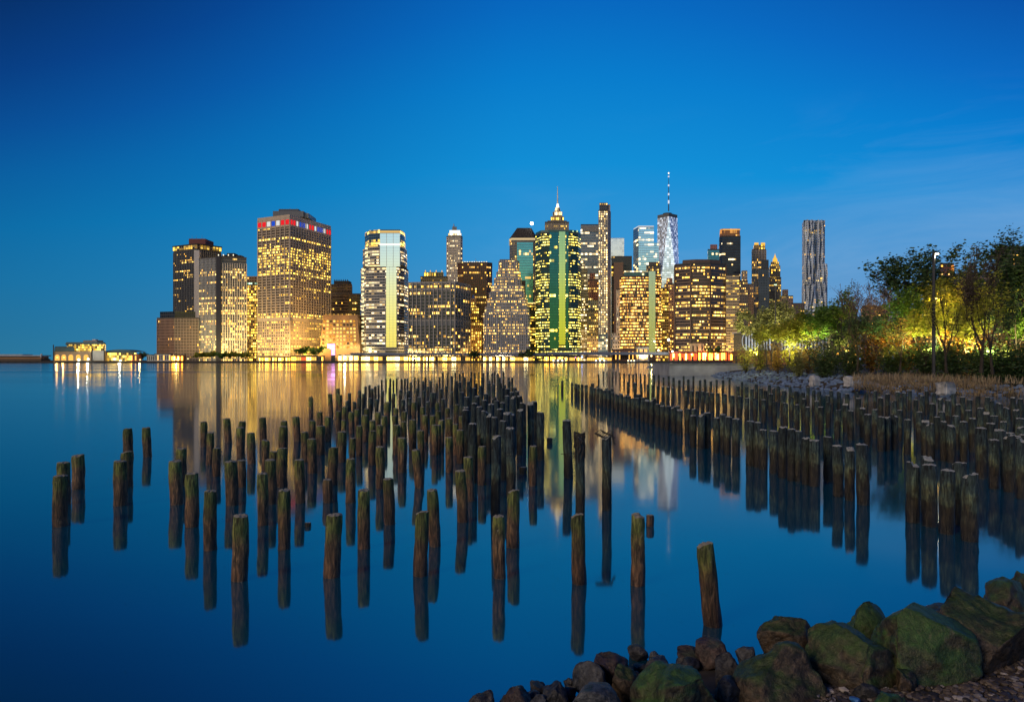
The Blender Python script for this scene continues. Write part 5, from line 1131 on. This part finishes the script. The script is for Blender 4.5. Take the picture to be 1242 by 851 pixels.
# dense far part of the left field: dark ones
H='''441 477.6|443.5 469|448 467|451 470.6|455 468|459 467|463 460.6|468 459|473.5 459|477 461|481 459|487 459|491 459|494.5 459|498 463.5|503 457.6|507.6 459|513 462|516 457.6|522 462|530 465|533 457.6|469 489|480 495|479 504.6|459 500.5|445 496|442 504|452 510.5|460.6 516.4|452 523|481 516|490.5 500|502 488|500.5 510|512 494|519 487|527 476.4|524 476.4|530 489|531 499|524.6 504.6|527.6 516|543.4 495|544.6 508|557.5 522|554 491|487 531.7|477.6 477.6|486 473|464 474|473 470|495 474|506 471|514 474|535 472|519 469|449 483|457 484|489 485|497 483|508 482|537 484|466 505|490 512|515 504|535 510|430 487|436 483|421 486|433 497|417 494|424 477|436 474|560 505|567 519|575 528|552 515|590 516|548 475|541 468'''
for e in H.split('|'):
    x,y=[float(q) for q in e.split()]; add(x,y,z=1.2+.08*math.sin(x*3.1+y))
# bluish taller ones at the far right end of the left field
B='''537 451|543 451|548 456|552 452|557.6 453|563.5 458|561.7 451|571.7 450.6|576 452|554 462|557.6 463.5|568 463|569.5 468.5|571 457.6|581 451|586.4 452|591.7 450.6|593 462|593 464.5|584.7 457.6|583 468|575 471|577.6 465|597 452|600 450|604 453|610.5 450.6|606 458|607 464.7|611.7 467|610 471|599 465|617 458|621 458|617.6 462|615 472|620.5 476|627 475|624 470.6|630.5 481|615 480.5|622 481|603 486.4|599 482|596 491|634.6 489|643.5 488|648.5 487.6|655.8 500.5|620 501|614 501|619 520.5|592 502|587 499|582 494|575 490|564.7 495|565 498|573 515|601 507|601 530|606 497|560 476|589 478|566 482|578 481|609 489|552.5 470|588 486|611 511|630 497'''
for e in B.split('|'):
    x,y=[float(q) for q in e.split()]; add(x,y,z=1.95+.06*math.sin(x*2.3+y),wth=1)
# right field, front row (a line of piles running away)
R1=[682,694,698,702,706,711,717,721,725,729,733,738,743,748,753,758,763,768,773,780,784,790,797,803,810,817,824]
rr_=random.Random(31)
for x in R1:
    yb=474+.377*(x-682); Y=F*CAMZ/(yb-HY); z=1.38+rr_.uniform(-.06,.12); add(x,HY+(CAMZ-z)*F/Y,yb,None,rr_.uniform(-.6,.6)*6/ max(Y,6),1,'front')
    if x>700 and rr_.random()<.75:
        d=rr_.uniform(.5,.9); Y2=Y+rr_.uniform(-.6,.8); X=gx(x,Y)+d; add(CX+X/Y2*F,HY+(CAMZ-z-rr_.uniform(-.15,.15))*F/Y2,HY+CAMZ*F/Y2,None,0,1,'front')
for e in '''841 504.5 542|850 503 544|857 501 543|869 507 549|882 506 551|893 508.5 553|876 503 545|910.5 511.6 564.7|920 513 566|926.5 522 569|937.5 523.5 573.7|949.7 519 579|960 521 582.6|969 523.5 583|978 532 587|988 534.6 589|1006 530 583.7|1016 541.3 601.6|1031 543.5 606|1048 540 611.6|1107 561 632.7|1123 554 620|1129.5 564.6 637.6|1148 571 646|1165.5 562 636|1176 574.6 655'''.split('|'):
    x,yt,yb=[float(q) for q in e.split()]; add(x,yt,yb,None,rr_.uniform(-1,1),1,'front')
for e in '''786 466.5|792 467|798 467.6|804 468.3|810 469|816 469.6|832 473.5|839 474|846 474.5|852 474.7|858 476|864 476.5|871 477|879 478|888 480|897 481|906 483|916 484|926 485|940 487|953 489|967 491|980 494|996 494|1016 497|1032 498.5|1052 503|1068 506|1076 506|1100 509.5|1123 510.5|1128 514|1154 516|1189 522|1212 522|1225 526|778 465|770 464|762 463.2|1240 528'''.split('|'):
    x,y=[float(q) for q in e.split()]; add(x,y,z=1.46+rr_.uniform(-.04,.04),wth=1,zone='second')
for e in '''726 454|731.6 450|736 450|743 451|747 450|752 452|757 453|763 453|768 454|772 453|777 453|782 454|787 453|793 455|799 455|805 457|811 456|817 458|824 461|829 456|835 460|841 456|849 461|855 460|862 462|869 460|877 461|885 458|895 468|906 469|917 466|923 471|933 467|938 471|951 474|952 475|966 475|975 476.5|987 473|994 475.5|1004 480|1008 474|1017.6 475|1027.6 478|1041 483.5|1039.6 475|1051 477|1061.6 474|1068 482|1076.6 478|1084 486|1093 482|1097 477|1111 485|1118 480|1130.5 490|1140 483|1162 491|1190 495.5|1220 494.5|1176 485|1186 481|1150 486|1168 482|1204 486|1228 482|1238 484|1089 474.5|1104 474|1124 475|912 472|928 474|944 468|958 469|980 470|900 463|1133 477|1157 478|1198 482|1212 489'''.split('|'):
    x,y=[float(q) for q in e.split()]; add(x,y,z=1.62+rr_.uniform(-.08,.08),wth=1,zone='back')
for e in '''1198 500|1207 505|1232 530|1180 508|1170 512|1160 505|1145 512|1136 506|1115 500|1090 498|1060 497|1045 495|1025 490|1005 488|990 487|975 484|960 482|1200 514|1218 512|1236 508|1230 497|1085 503|1140 500|1175 498|1238 518|948 480|935 478'''.split('|'):
    x,y=[float(q) for q in e.split()]; add(x+rr_.uniform(-2,2),y,z=1.5+rr_.uniform(-.08,.08),wth=1,zone='back')
for x,yt,yb,w in ((1190,520,580,13.5),(1214,523,588,13),(1226,528,596,13.5),(1239,532,604,14),(1206,534,592,12.5)): add(x,yt,yb,w,rr_.uniform(-1,1),1,'second')
# --- labels
ORD=['','second ','third ','fourth ','fifth ','sixth ','seventh ','eighth ','ninth ','tenth ','eleventh ','twelfth ','thirteenth ','fourteenth ','fifteenth ','sixteenth ','seventeenth ','eighteenth ','nineteenth ']
TENS={20:'twent',30:'thirt',40:'fort',50:'fift',60:'sixt',70:'sevent',80:'eight',90:'ninet'}
def ordn(i):   # i = 0 is the first
    if i<19: return ORD[i]
    n=i+1; t=n//10*10
    return TENS[t]+'ieth ' if n%10==0 else TENS[t]+'y-'+(ORD[n%10-1] or 'first ')
MARK=[(0,120,'the ferry terminal'),(120,200,'the low glass hall'),(200,241,'the brown ribbed block'),(241,300,'the white-ribbed tower'),(300,352,'the panelled tower, narrow side'),(352,401,'the panelled tower, broad side'),(401,437,'the sloped golden block'),(437,466,'the banded tower'),(466,496,'the mirrored glass strip'),(496,524,'the grid-fronted block, first half'),(524,552,'the grid-fronted block, second half'),(552,586,'the red-brown crowned tower'),(586,614,'the stepped tower, first half'),(614,643,'the stepped tower, second half'),(643,704,'the green glass tower'),(704,742,'the slender lit tower'),(742,803,'the orange-lit block'),(803,1300,'the wide brown block')]
area=lambda p:p['w']*(p['yb']-p['yt'])
PIL.sort(key=area,reverse=True)
near,rest=PIL[:300],PIL[300:]
for zone,nm in (('front','front dense row'),('second','second dense row'),('back','dense back rows')):
    q=sorted([p for p in near if p['zone']==zone],key=lambda p:-p['x'])
    for i,p in enumerate(q):
        pre={'front':'tarry grey-topped piling','second':'dark teal-topped piling','back':'short-looking blue-grey piling'}[zone]
        p['label']='%s, %sfrom the right in the %s'%(pre,ordn(i) or 'first ',nm)
for x0,x1,nm in MARK:
    q=sorted([p for p in near if p['zone']=='left' and x0<=p['x']<x1],key=lambda p:-p['yb'])
    for i,p in enumerate(q):
        lk='blue-grey tall piling' if p['wth'] else 'mossy brown piling'
        if p['look']=='stub': lk='low cut-off piling stub'
        elif p['look']=='wire': lk='tall grey piling with a thin wire'
        elif p['look']=='rope': lk='tall piling draped with dark rope'
        elif p['look']=='cable': lk='tall piling with cable tangled on top'
        elif p['lean']>=3: lk='mossy brown piling tilted rightward'
        elif p['lean']<=-3 and not p['wth']: lk='brown piling tilted leftward'
        p['label']=('%s, %snearest below %s'%(lk,ordn(i),nm)).replace('\u2019',"'")
GR={'left':'pilings standing loose in the open river field','front':'pilings of the dense field under the trees','second':'pilings of the dense field under the trees','back':'pilings of the dense field under the trees'}
def place(p):
    Y=p['Y']; X=gx(p['x'],Y); zt=gz(p['yt'],Y); r=p['w']/2/F*Y*.97
    b=-.7; h=zt-b; lean=math.atan2(p['lean'],max(4,(p['yb']-p['yt'])))
    return X,Y,b,h,r,lean
rg=random.Random(77)
for p in near:
    X,Y,b,h,r,lean=place(p); v=rg.randrange(10) if p['wth'] else rg.choice((0,1,2,4,6,8,3))
    me,mt=piling_mesh(v,p['wth'])
    o=bpy.data.objects.new('piling',me); COL.objects.link(o); tag(o,p['label'],'piling',GR[p['zone']])
    o.location=(X-math.sin(lean)*.7*1.0,Y,b); o.scale=(r,r,h); o.rotation_euler=(rg.uniform(-.015,.015),lean+rg.uniform(-.008,.008),rg.uniform(0,6.28) if abs(lean)<.02 else 0)
    if p['w']>5.2:
        t=bpy.data.objects.new('cut_top',mt); COL.objects.link(t); t.parent=o
    p['obj']=o
    if p['look']=='stub': o['label']=p['label']
m=MB(); 
for p in rest:
    X,Y,b,h,r,lean=place(p); (a,f),(c,d)=GEO[rg.randrange(10)]; R=Matrix.Rotation(rg.uniform(0,6.28),3,'Z')
    tr=lambda q:R@Vector((q.x*r,q.y*r,q.z*h))+Vector((X,Y,b))
    m.mesh([tr(q) for q in a],f); m.mesh([tr(q) for q in c],d,1)
if rest: tag(m.build('distant_pilings',[PM[1],endw],smooth=False),'smallest distant pilings bristling at the far end of both fields','pilings','distant pilings',kind='stuff')
# rope, cable and wire
ropem=plain('tarred_rope',(.03,.027,.025,1),.8,0,.4,20,.5)
def pil_at(lk): return next(p for p in PIL if p['look']==lk)
p=pil_at('rope'); X,Y,b,h,r,l=place(p); zt=b+h; m=MB(); rg=random.Random(3)
for k in range(9):
    a0=rg.uniform(0,6.28); pts=[]
    for i in range(14):
        t=i/13; a=a0+t*rg.uniform(1.2,3.0); rad=r*(1.05+.12*rg.random())
        pts.append((X+math.cos(a)*rad,Y+math.sin(a)*rad,zt+.06-t*rg.uniform(.3,1.0)*(.9 if k>3 else .4)))
    m.tube(pts,.018,5)
for k in range(5):
    pts=[(X+r*1.2*math.cos(a*1.0+k),Y+r*1.2*math.sin(a+k),zt+.03+.05*math.sin(a*2+k)+.02*k) for a in [i*.45 for i in range(15)]]; m.tube(pts,.016,5)
tag(m.build('rope',ropem,loc=(X,Y,zt)),'dark tangled rope draped over the tall middle piling','rope')
p=pil_at('cable'); X,Y,b,h,r,l=place(p); zt=b+h; m=MB()
for k in range(6):
    pts=[(X-r*2.2+ (r*4.0)*i/12+rg.uniform(-.02,.02),Y-r+k*r*.4,zt+.03+.05*math.sin(i*.9+k)+(.02*k)-(.16 if i>10 else 0)) for i in range(13)]; m.tube(pts,.013,5)
tag(m.build('cable',ropem,loc=(X,Y,zt)),'dark cable tangled over the top of the third tall piling','cable')
p=pil_at('wire'); X,Y,b,h,r,l=place(p); m=MB(); zt=b+h
for zz,e in ((zt-.17,-.17),(zt-1.08,-.2)): m.tube([(X+e-r*.5,Y-r*.9,zz-.02),(X,Y-r*1.08,zz),(X+r*1.1,Y-r*.6,zz+.02)],.012,5)
tag(m.build('wire',ropem,loc=(X,Y,zt)),'thin dark wire nailed round the tallest grey piling','wire')

# ------------------------------------------------------------------ foreground shore
SH=[(-6,5.2),(-1.2,7.75),(.6,8.2),(1.7,8.75),(2.6,9.1),(3.6,9.4),(4.8,9.6),(8.2,10.8),(16,13.5)]
def gd(x,y):
    d=1e9;s=1
    for i in range(len(SH)-1):
        a,b=Vector(SH[i]),Vector(SH[i+1]); q=Vector((x,y)); t=max(0,min(1,(q-a).dot(b-a)/(b-a).length_squared)); c=a+(b-a)*t; e=(q-c).length
        if e<d: d=e; n=Vector(((b-a).y,-(b-a).x)); s=1 if (q-c).dot(n)>0 else -1
    return d*s
def gzf(x,y):
    d=gd(x,y); return max(-.8,min(1.2,-.05+d*.20 if d>0 else -.05+d*.3))+.03*mnoise.noise(Vector((x*1.5,y*1.5,0)))
m=MB(); nx,ny=70,56
G=[[(x,y,gzf(x,y)) for x in [-4+i*.27 for i in range(nx)]] for y in [1+j*.27 for j in range(ny)]]
for j in range(ny-1):
    for i in range(nx-1):
        q=[G[j][i],G[j][i+1],G[j+1][i+1],G[j+1][i]]
        if max(p[2] for p in q)>-.6: m.face(q)
tag(m.build('beach',plain('beach_grit',(.030,.027,.024,1),.9,0,.5,5,.8),smooth=True),kind='structure')
def rock_mat(name, c1, c2, mossamt, moss=(.032,.062,.014,1), weed=.4):
    m,nt,out=new_mat(name); p=N(nt,'ShaderNodeBsdfPrincipled'); geo=N(nt,'ShaderNodeNewGeometry'); tc=N(nt,'ShaderNodeTexCoord')
    pos=geo.outputs['Position']; big=noise_tex(nt,2.0,6,.65,pos,.4); fine=noise_tex(nt,14,6,.65,pos,.3); vf=noise_tex(nt,60,3,.6,pos)
    col=ramp(nt,big,[(.3,c1),(.55,tuple((a+b)/2 for a,b in zip(c1,c2))),(.72,c2)])
    col=MixC(nt,1.0,col,ramp(nt,fine,[(.36,(.25,.25,.25,1)),(.5,(1,1,1,1)),(.66,(2.2,2.1,1.9,1))]),'MULTIPLY')
    sp=N(nt,'ShaderNodeSeparateXYZ'); nt.links.new(geo.outputs['Normal'],sp.inputs[0])
    mf=M(nt,'ADD',M(nt,'MULTIPLY_ADD',sp.outputs[2],1.6,-1.0+mossamt),M(nt,'MULTIPLY_ADD',big,3.2,-1.6)); mf=M(nt,'MULTIPLY',mf,1.3,clamp=True)
    mc=ramp(nt,fine,[(.25,tuple(v*.35 for v in moss[:3])+(1,)),(.55,moss),(.8,tuple(min(1,v*2.0) for v in moss[:3])+(1,))])
    col=MixC(nt,M(nt,'MULTIPLY',mf,.95),col,mc)
    wn_=noise_tex(nt,3.3,7,.7,pos,1.2); wm=M(nt,'MULTIPLY',M(nt,'MULTIPLY_ADD',wn_,9.,-5.0,clamp=True),weed)
    col=MixC(nt,wm,col,(.012,.010,.009,1))
    sc=M(nt,'MULTIPLY',M(nt,'MULTIPLY_ADD',noise_tex(nt,5.5,8,.75,pos,.8),10.,-6.0,clamp=True),.5)
    col=MixC(nt,sc,col,(.20,.16,.12,1))
    nt.links.new(col,p.inputs['Base Color']); p.inputs['Roughness'].default_value=.46
    hs=M(nt,'ADD',M(nt,'MULTIPLY',fine,.8),M(nt,'MULTIPLY',vf,.25)); b=N(nt,'ShaderNodeBump'); b.inputs['Strength'].default_value=.8; b.inputs['Distance'].default_value=.05; nt.links.new(hs,b.inputs['Height']); nt.links.new(b.outputs[0],p.inputs['Normal'])
    nt.links.new(p.outputs[0],out.inputs[0]); return m
RM={'moss':rock_mat('mossy_boulder_stone',(.035,.030,.022,1),(.085,.062,.040,1),.75,(.036,.078,.016,1)),'green':rock_mat('green_boulder_stone',(.035,.035,.022,1),(.07,.06,.035,1),1.0,(.040,.098,.018,1)),'brown':rock_mat('brown_boulder_stone',(.030,.024,.018,1),(.085,.060,.038,1),.30),
    'grey':rock_mat('grey_rock',(.032,.036,.045,1),(.08,.09,.105,1),-.5,weed=.15),'red':rock_mat('reddish_rock',(.032,.022,.022,1),(.070,.050,.047,1),-.4,weed=.2),'dark':rock_mat('dark_wet_rock',(.02,.022,.026,1),(.05,.052,.06,1),-.4,weed=.3)}
def boulder(label,x0,x1,y0,y1,Y,mat,seed,rough=.2,cuts=3,sub=5,deep=.8,name='boulder',group='boulders along the shore',rot=0,lowf=0.0):
    rng=random.Random(seed); vs,fs=rock_verts(rng,sub,rough,cuts,1.1)
    R=Matrix.Rotation(rot,3,'Y'); vs=[R@v for v in vs]
    mn=[min(v[i] for v in vs) for i in range(3)]; mx=[max(v[i] for v in vs) for i in range(3)]
    xa,xb=gx(x0,Y),gx(x1,Y); zt=gz(y0,Y); zb=gz(y1,Y)-lowf; d=(xb-xa)*deep
    c=Vector(((xa+xb)/2,Y,(zt+zb)/2)); out=[]
    for v in vs: out.append((xa+(v.x-mn[0])/(mx[0]-mn[0])*(xb-xa), Y+(v.y-mn[1])/(mx[1]-mn[1])*d-d*.5, zb+(v.z-mn[2])/(mx[2]-mn[2])*(zt-zb)))
    m=MB(); m.mesh(out,fs); return tag(m.build(name,RM[mat],smooth=True,loc=(c.x,c.y,zb)),label,'rock',group)
BL=[('flat-topped angular boulder with green crown, standing in the water edge',917,986,747,800,9.15,'brown',11,.16,7,.15),
 ('big tapering boulder streaked brown and green, centre of the shore line',886,1004,781,885,7.6,'brown',12,.20,5,.2),
 ('large dark green boulder with a rough weedy shoulder, before the biggest one',980,1100,758,850,7.95,'moss',13,.17,5,.15),
 ('half-hidden green domed boulder behind the biggest one',1014,1090,728,785,9.1,'green',14,.16,3,.3),
 ('biggest boulder, smooth and bright green on top',1055,1182,732,824,8.15,'green',15,.14,4,.15),
 ('brown rounded boulder with a pale worn side, right of the biggest one',1136,1256,719,808,8.45,'brown',16,.15,4,.15),
 ('dark boulder at the right edge behind the brown rounded one',1190,1260,702,760,9.6,'moss',17,.17,4,.4),
 ('low green-topped boulder at the upper right corner of the shore',1216,1280,693,740,10.2,'green',18,.16,4,.4),
 ('low mossy boulder with a bright green top at the bottom edge',766,870,804,900,7.2,'green',19,.15,6,.1),
 ('smooth blue-grey boulder with a pale scar at the bottom edge',678,758,825,890,7.3,'grey',20,.15,3,.1),
 ('thin dark weedy slab on the water edge behind the biggest boulder',1112,1172,727,758,9.5,'dark',21,.2,5,.2)]
for lb,x0,x1,y0,y1,Y,mt,sd,ro,cu,lf in BL: boulder(lb,x0,x1,y0,y1,Y,mt,sd,ro*.72,cu+8,5,.8,lowf=lf)
SL=[('angular grey rock with a sharp lit edge, left of the reddish one',694,737,800,838,8.6,'grey',31),('reddish rock tipped on a corner among the small ones',719,762,790,828,9.0,'red',32),('greenish angular rock between reddish rock and mossy low boulder',741,778,805,848,8.3,'brown',33),('reddish-brown rock behind the leaning piling foot',843,886,775,806,9.6,'red',34),('dark blue rock before the reddish-brown one',864,897,791,828,9.0,'dark',35),('small grey-green rock by the flat-topped boulder',893,917,784,812,9.3,'grey',36),
 ('small round rock alone in the water',761,787,780,797,9.9,'dark',37),('long low dark rock left of the reddish-brown one',820,852,785,803,9.5,'red',38),('small slate rock behind the mossy low boulder',780,812,797,817,9.2,'grey',39),('flat dark rock between the mossy low and the tapering boulder',866,902,820,850,8.2,'dark',40),('pointed little rock standing in the shallow water',786,802,789,806,9.6,'grey',41),('tiny dark rock beside the reddish one at the water',768,786,803,816,9.3,'dark',42),
 ('small brown angular rock on the gravel between big boulders',1084,1112,811,838,7.9,'brown',43),('green flat rock half buried in the gravel',1056,1098,836,866,7.3,'green',44),('dark flat rock at the bottom edge, leftmost of all',566,600,838,860,8.1,'dark',45),('brown wet rock at the bottom edge left of the grey scarred boulder',606,648,833,862,8.2,'red',46),('little grey rock at the foot of the brown wet one',640,664,842,862,8.0,'grey',47),('dark rock left of the grey scarred boulder',655,690,826,856,8.3,'dark',48),('small dark rock on the shore behind the grey scarred boulder',672,700,830,846,8.7,'dark',49),('low wet rock in a gap left of the tapering boulder',815,850,796,812,9.3,'dark',50),
 ('small stone in the shade below the biggest boulder',1172,1200,785,812,8.8,'brown',51),('flat stone at the foot of the dark green boulder',1036,1066,826,846,7.9,'dark',52)]
for lb,x0,x1,y0,y1,Y,mt,sd in SL:
    for _ in range(30):                                      # let each rest on the shore under it
        Y=.5*Y+.5*F*(CAMZ-max(.02,gzf(gx((x0+x1)/2,Y),Y)))/(y1-HY)
    boulder(lb,x0,x1,y0,y1,Y,mt,sd,.14,13,4,.9,'rock','smaller rocks along the shore',lowf=.08)
rng=random.Random(91)
for k in range(26):
    t=rng.random(); px_=566+t*230; py_=852-t*44+rng.uniform(-6,10); w=rng.uniform(9,20); h=w*rng.uniform(.45,.7); Y=8.3
    for _ in range(30): Y=.5*Y+.5*F*(CAMZ-max(.03,gzf(gx(px_,Y),Y)))/(py_+h*.5-HY)
    boulder('small dark wet stone packed along the waterline at the bottom edge',px_-w/2,px_+w/2,py_-h/2,py_+h/2,Y,('dark','dark','grey','dark')[k%4],400+k,.15,12,3,.9,'stone','small dark stones packed along the waterline',lowf=.06)
# gravel
def peb_mat():
    m,nt,out=new_mat('gravel_stone'); p=N(nt,'ShaderNodeBsdfPrincipled'); geo=N(nt,'ShaderNodeNewGeometry')
    nt.links.new(ramp(nt,geo.outputs['Random Per Island'],[(0,(.02,.02,.022,1)),(.35,(.06,.05,.045,1)),(.6,(.11,.09,.075,1)),(.82,(.16,.13,.11,1)),(.93,(.20,.20,.22,1)),(1,(.38,.36,.36,1))]),p.inputs['Base Color']); p.inputs['Roughness'].default_value=.5
    nt.links.new(p.outputs[0],out.inputs[0]); return m
rng=random.Random(21); pp=[rock_verts(rng,1,.25,3) for _ in range(10)]; m=MB()
for k in range(9000):
    x=rng.uniform(2.8,8.0); y=rng.uniform(5.8,9.6)
    if gd(x,y)<1.0 or x<3.1+(y-7)*.4: continue
    z=gzf(x,y); s=.018+.035*rng.random()**2.2; vs,fs=rng.choice(pp); R=Matrix.Rotation(rng.uniform(0,6.28),3,'Z')@Matrix.Rotation(rng.uniform(-.4,.4),3,'X')
    m.mesh([R@Vector((v.x*s*1.3,v.y*s,v.z*s*.7))+Vector((x,y,z+s*.4)) for v in vs],fs)
p0=[rock_verts(rng,0,.25,2) for _ in range(8)]                     # the beach goes on to the sides of the frame
for k in range(16000):
    x=rng.uniform(1.0,14.0); y=rng.uniform(2.5,12.5)
    if gd(x,y)<1.0 or (2.8<x<8.0 and 5.8<y<9.6) : continue
    z=gzf(x,y); s=.022+.04*rng.random()**2.2; vs,fs=rng.choice(p0); R=Matrix.Rotation(rng.uniform(0,6.28),3,'Z')
    m.mesh([R@Vector((v.x*s*1.3,v.y*s,v.z*s*.7))+Vector((x,y,z+s*.4)) for v in vs],fs)
tag(m.build('gravel',peb_mat()),'coarse dark gravel filling the beach between the boulders','gravel',kind='stuff')
Y=7.15; m=MB(); c=gp(1037,848,Y); rgb=random.Random(2)
vs,fs=rock_verts(rgb,2,.3,5); m.mesh([Vector((v.x*.05,v.y*.05,v.z*.04))+c for v in vs],fs); tag(m.build('scrap',plain('blue_plastic',(.04,.16,.45,1),.4),loc=c),'small bright blue scrap lying on the gravel at the bottom edge','scrap')
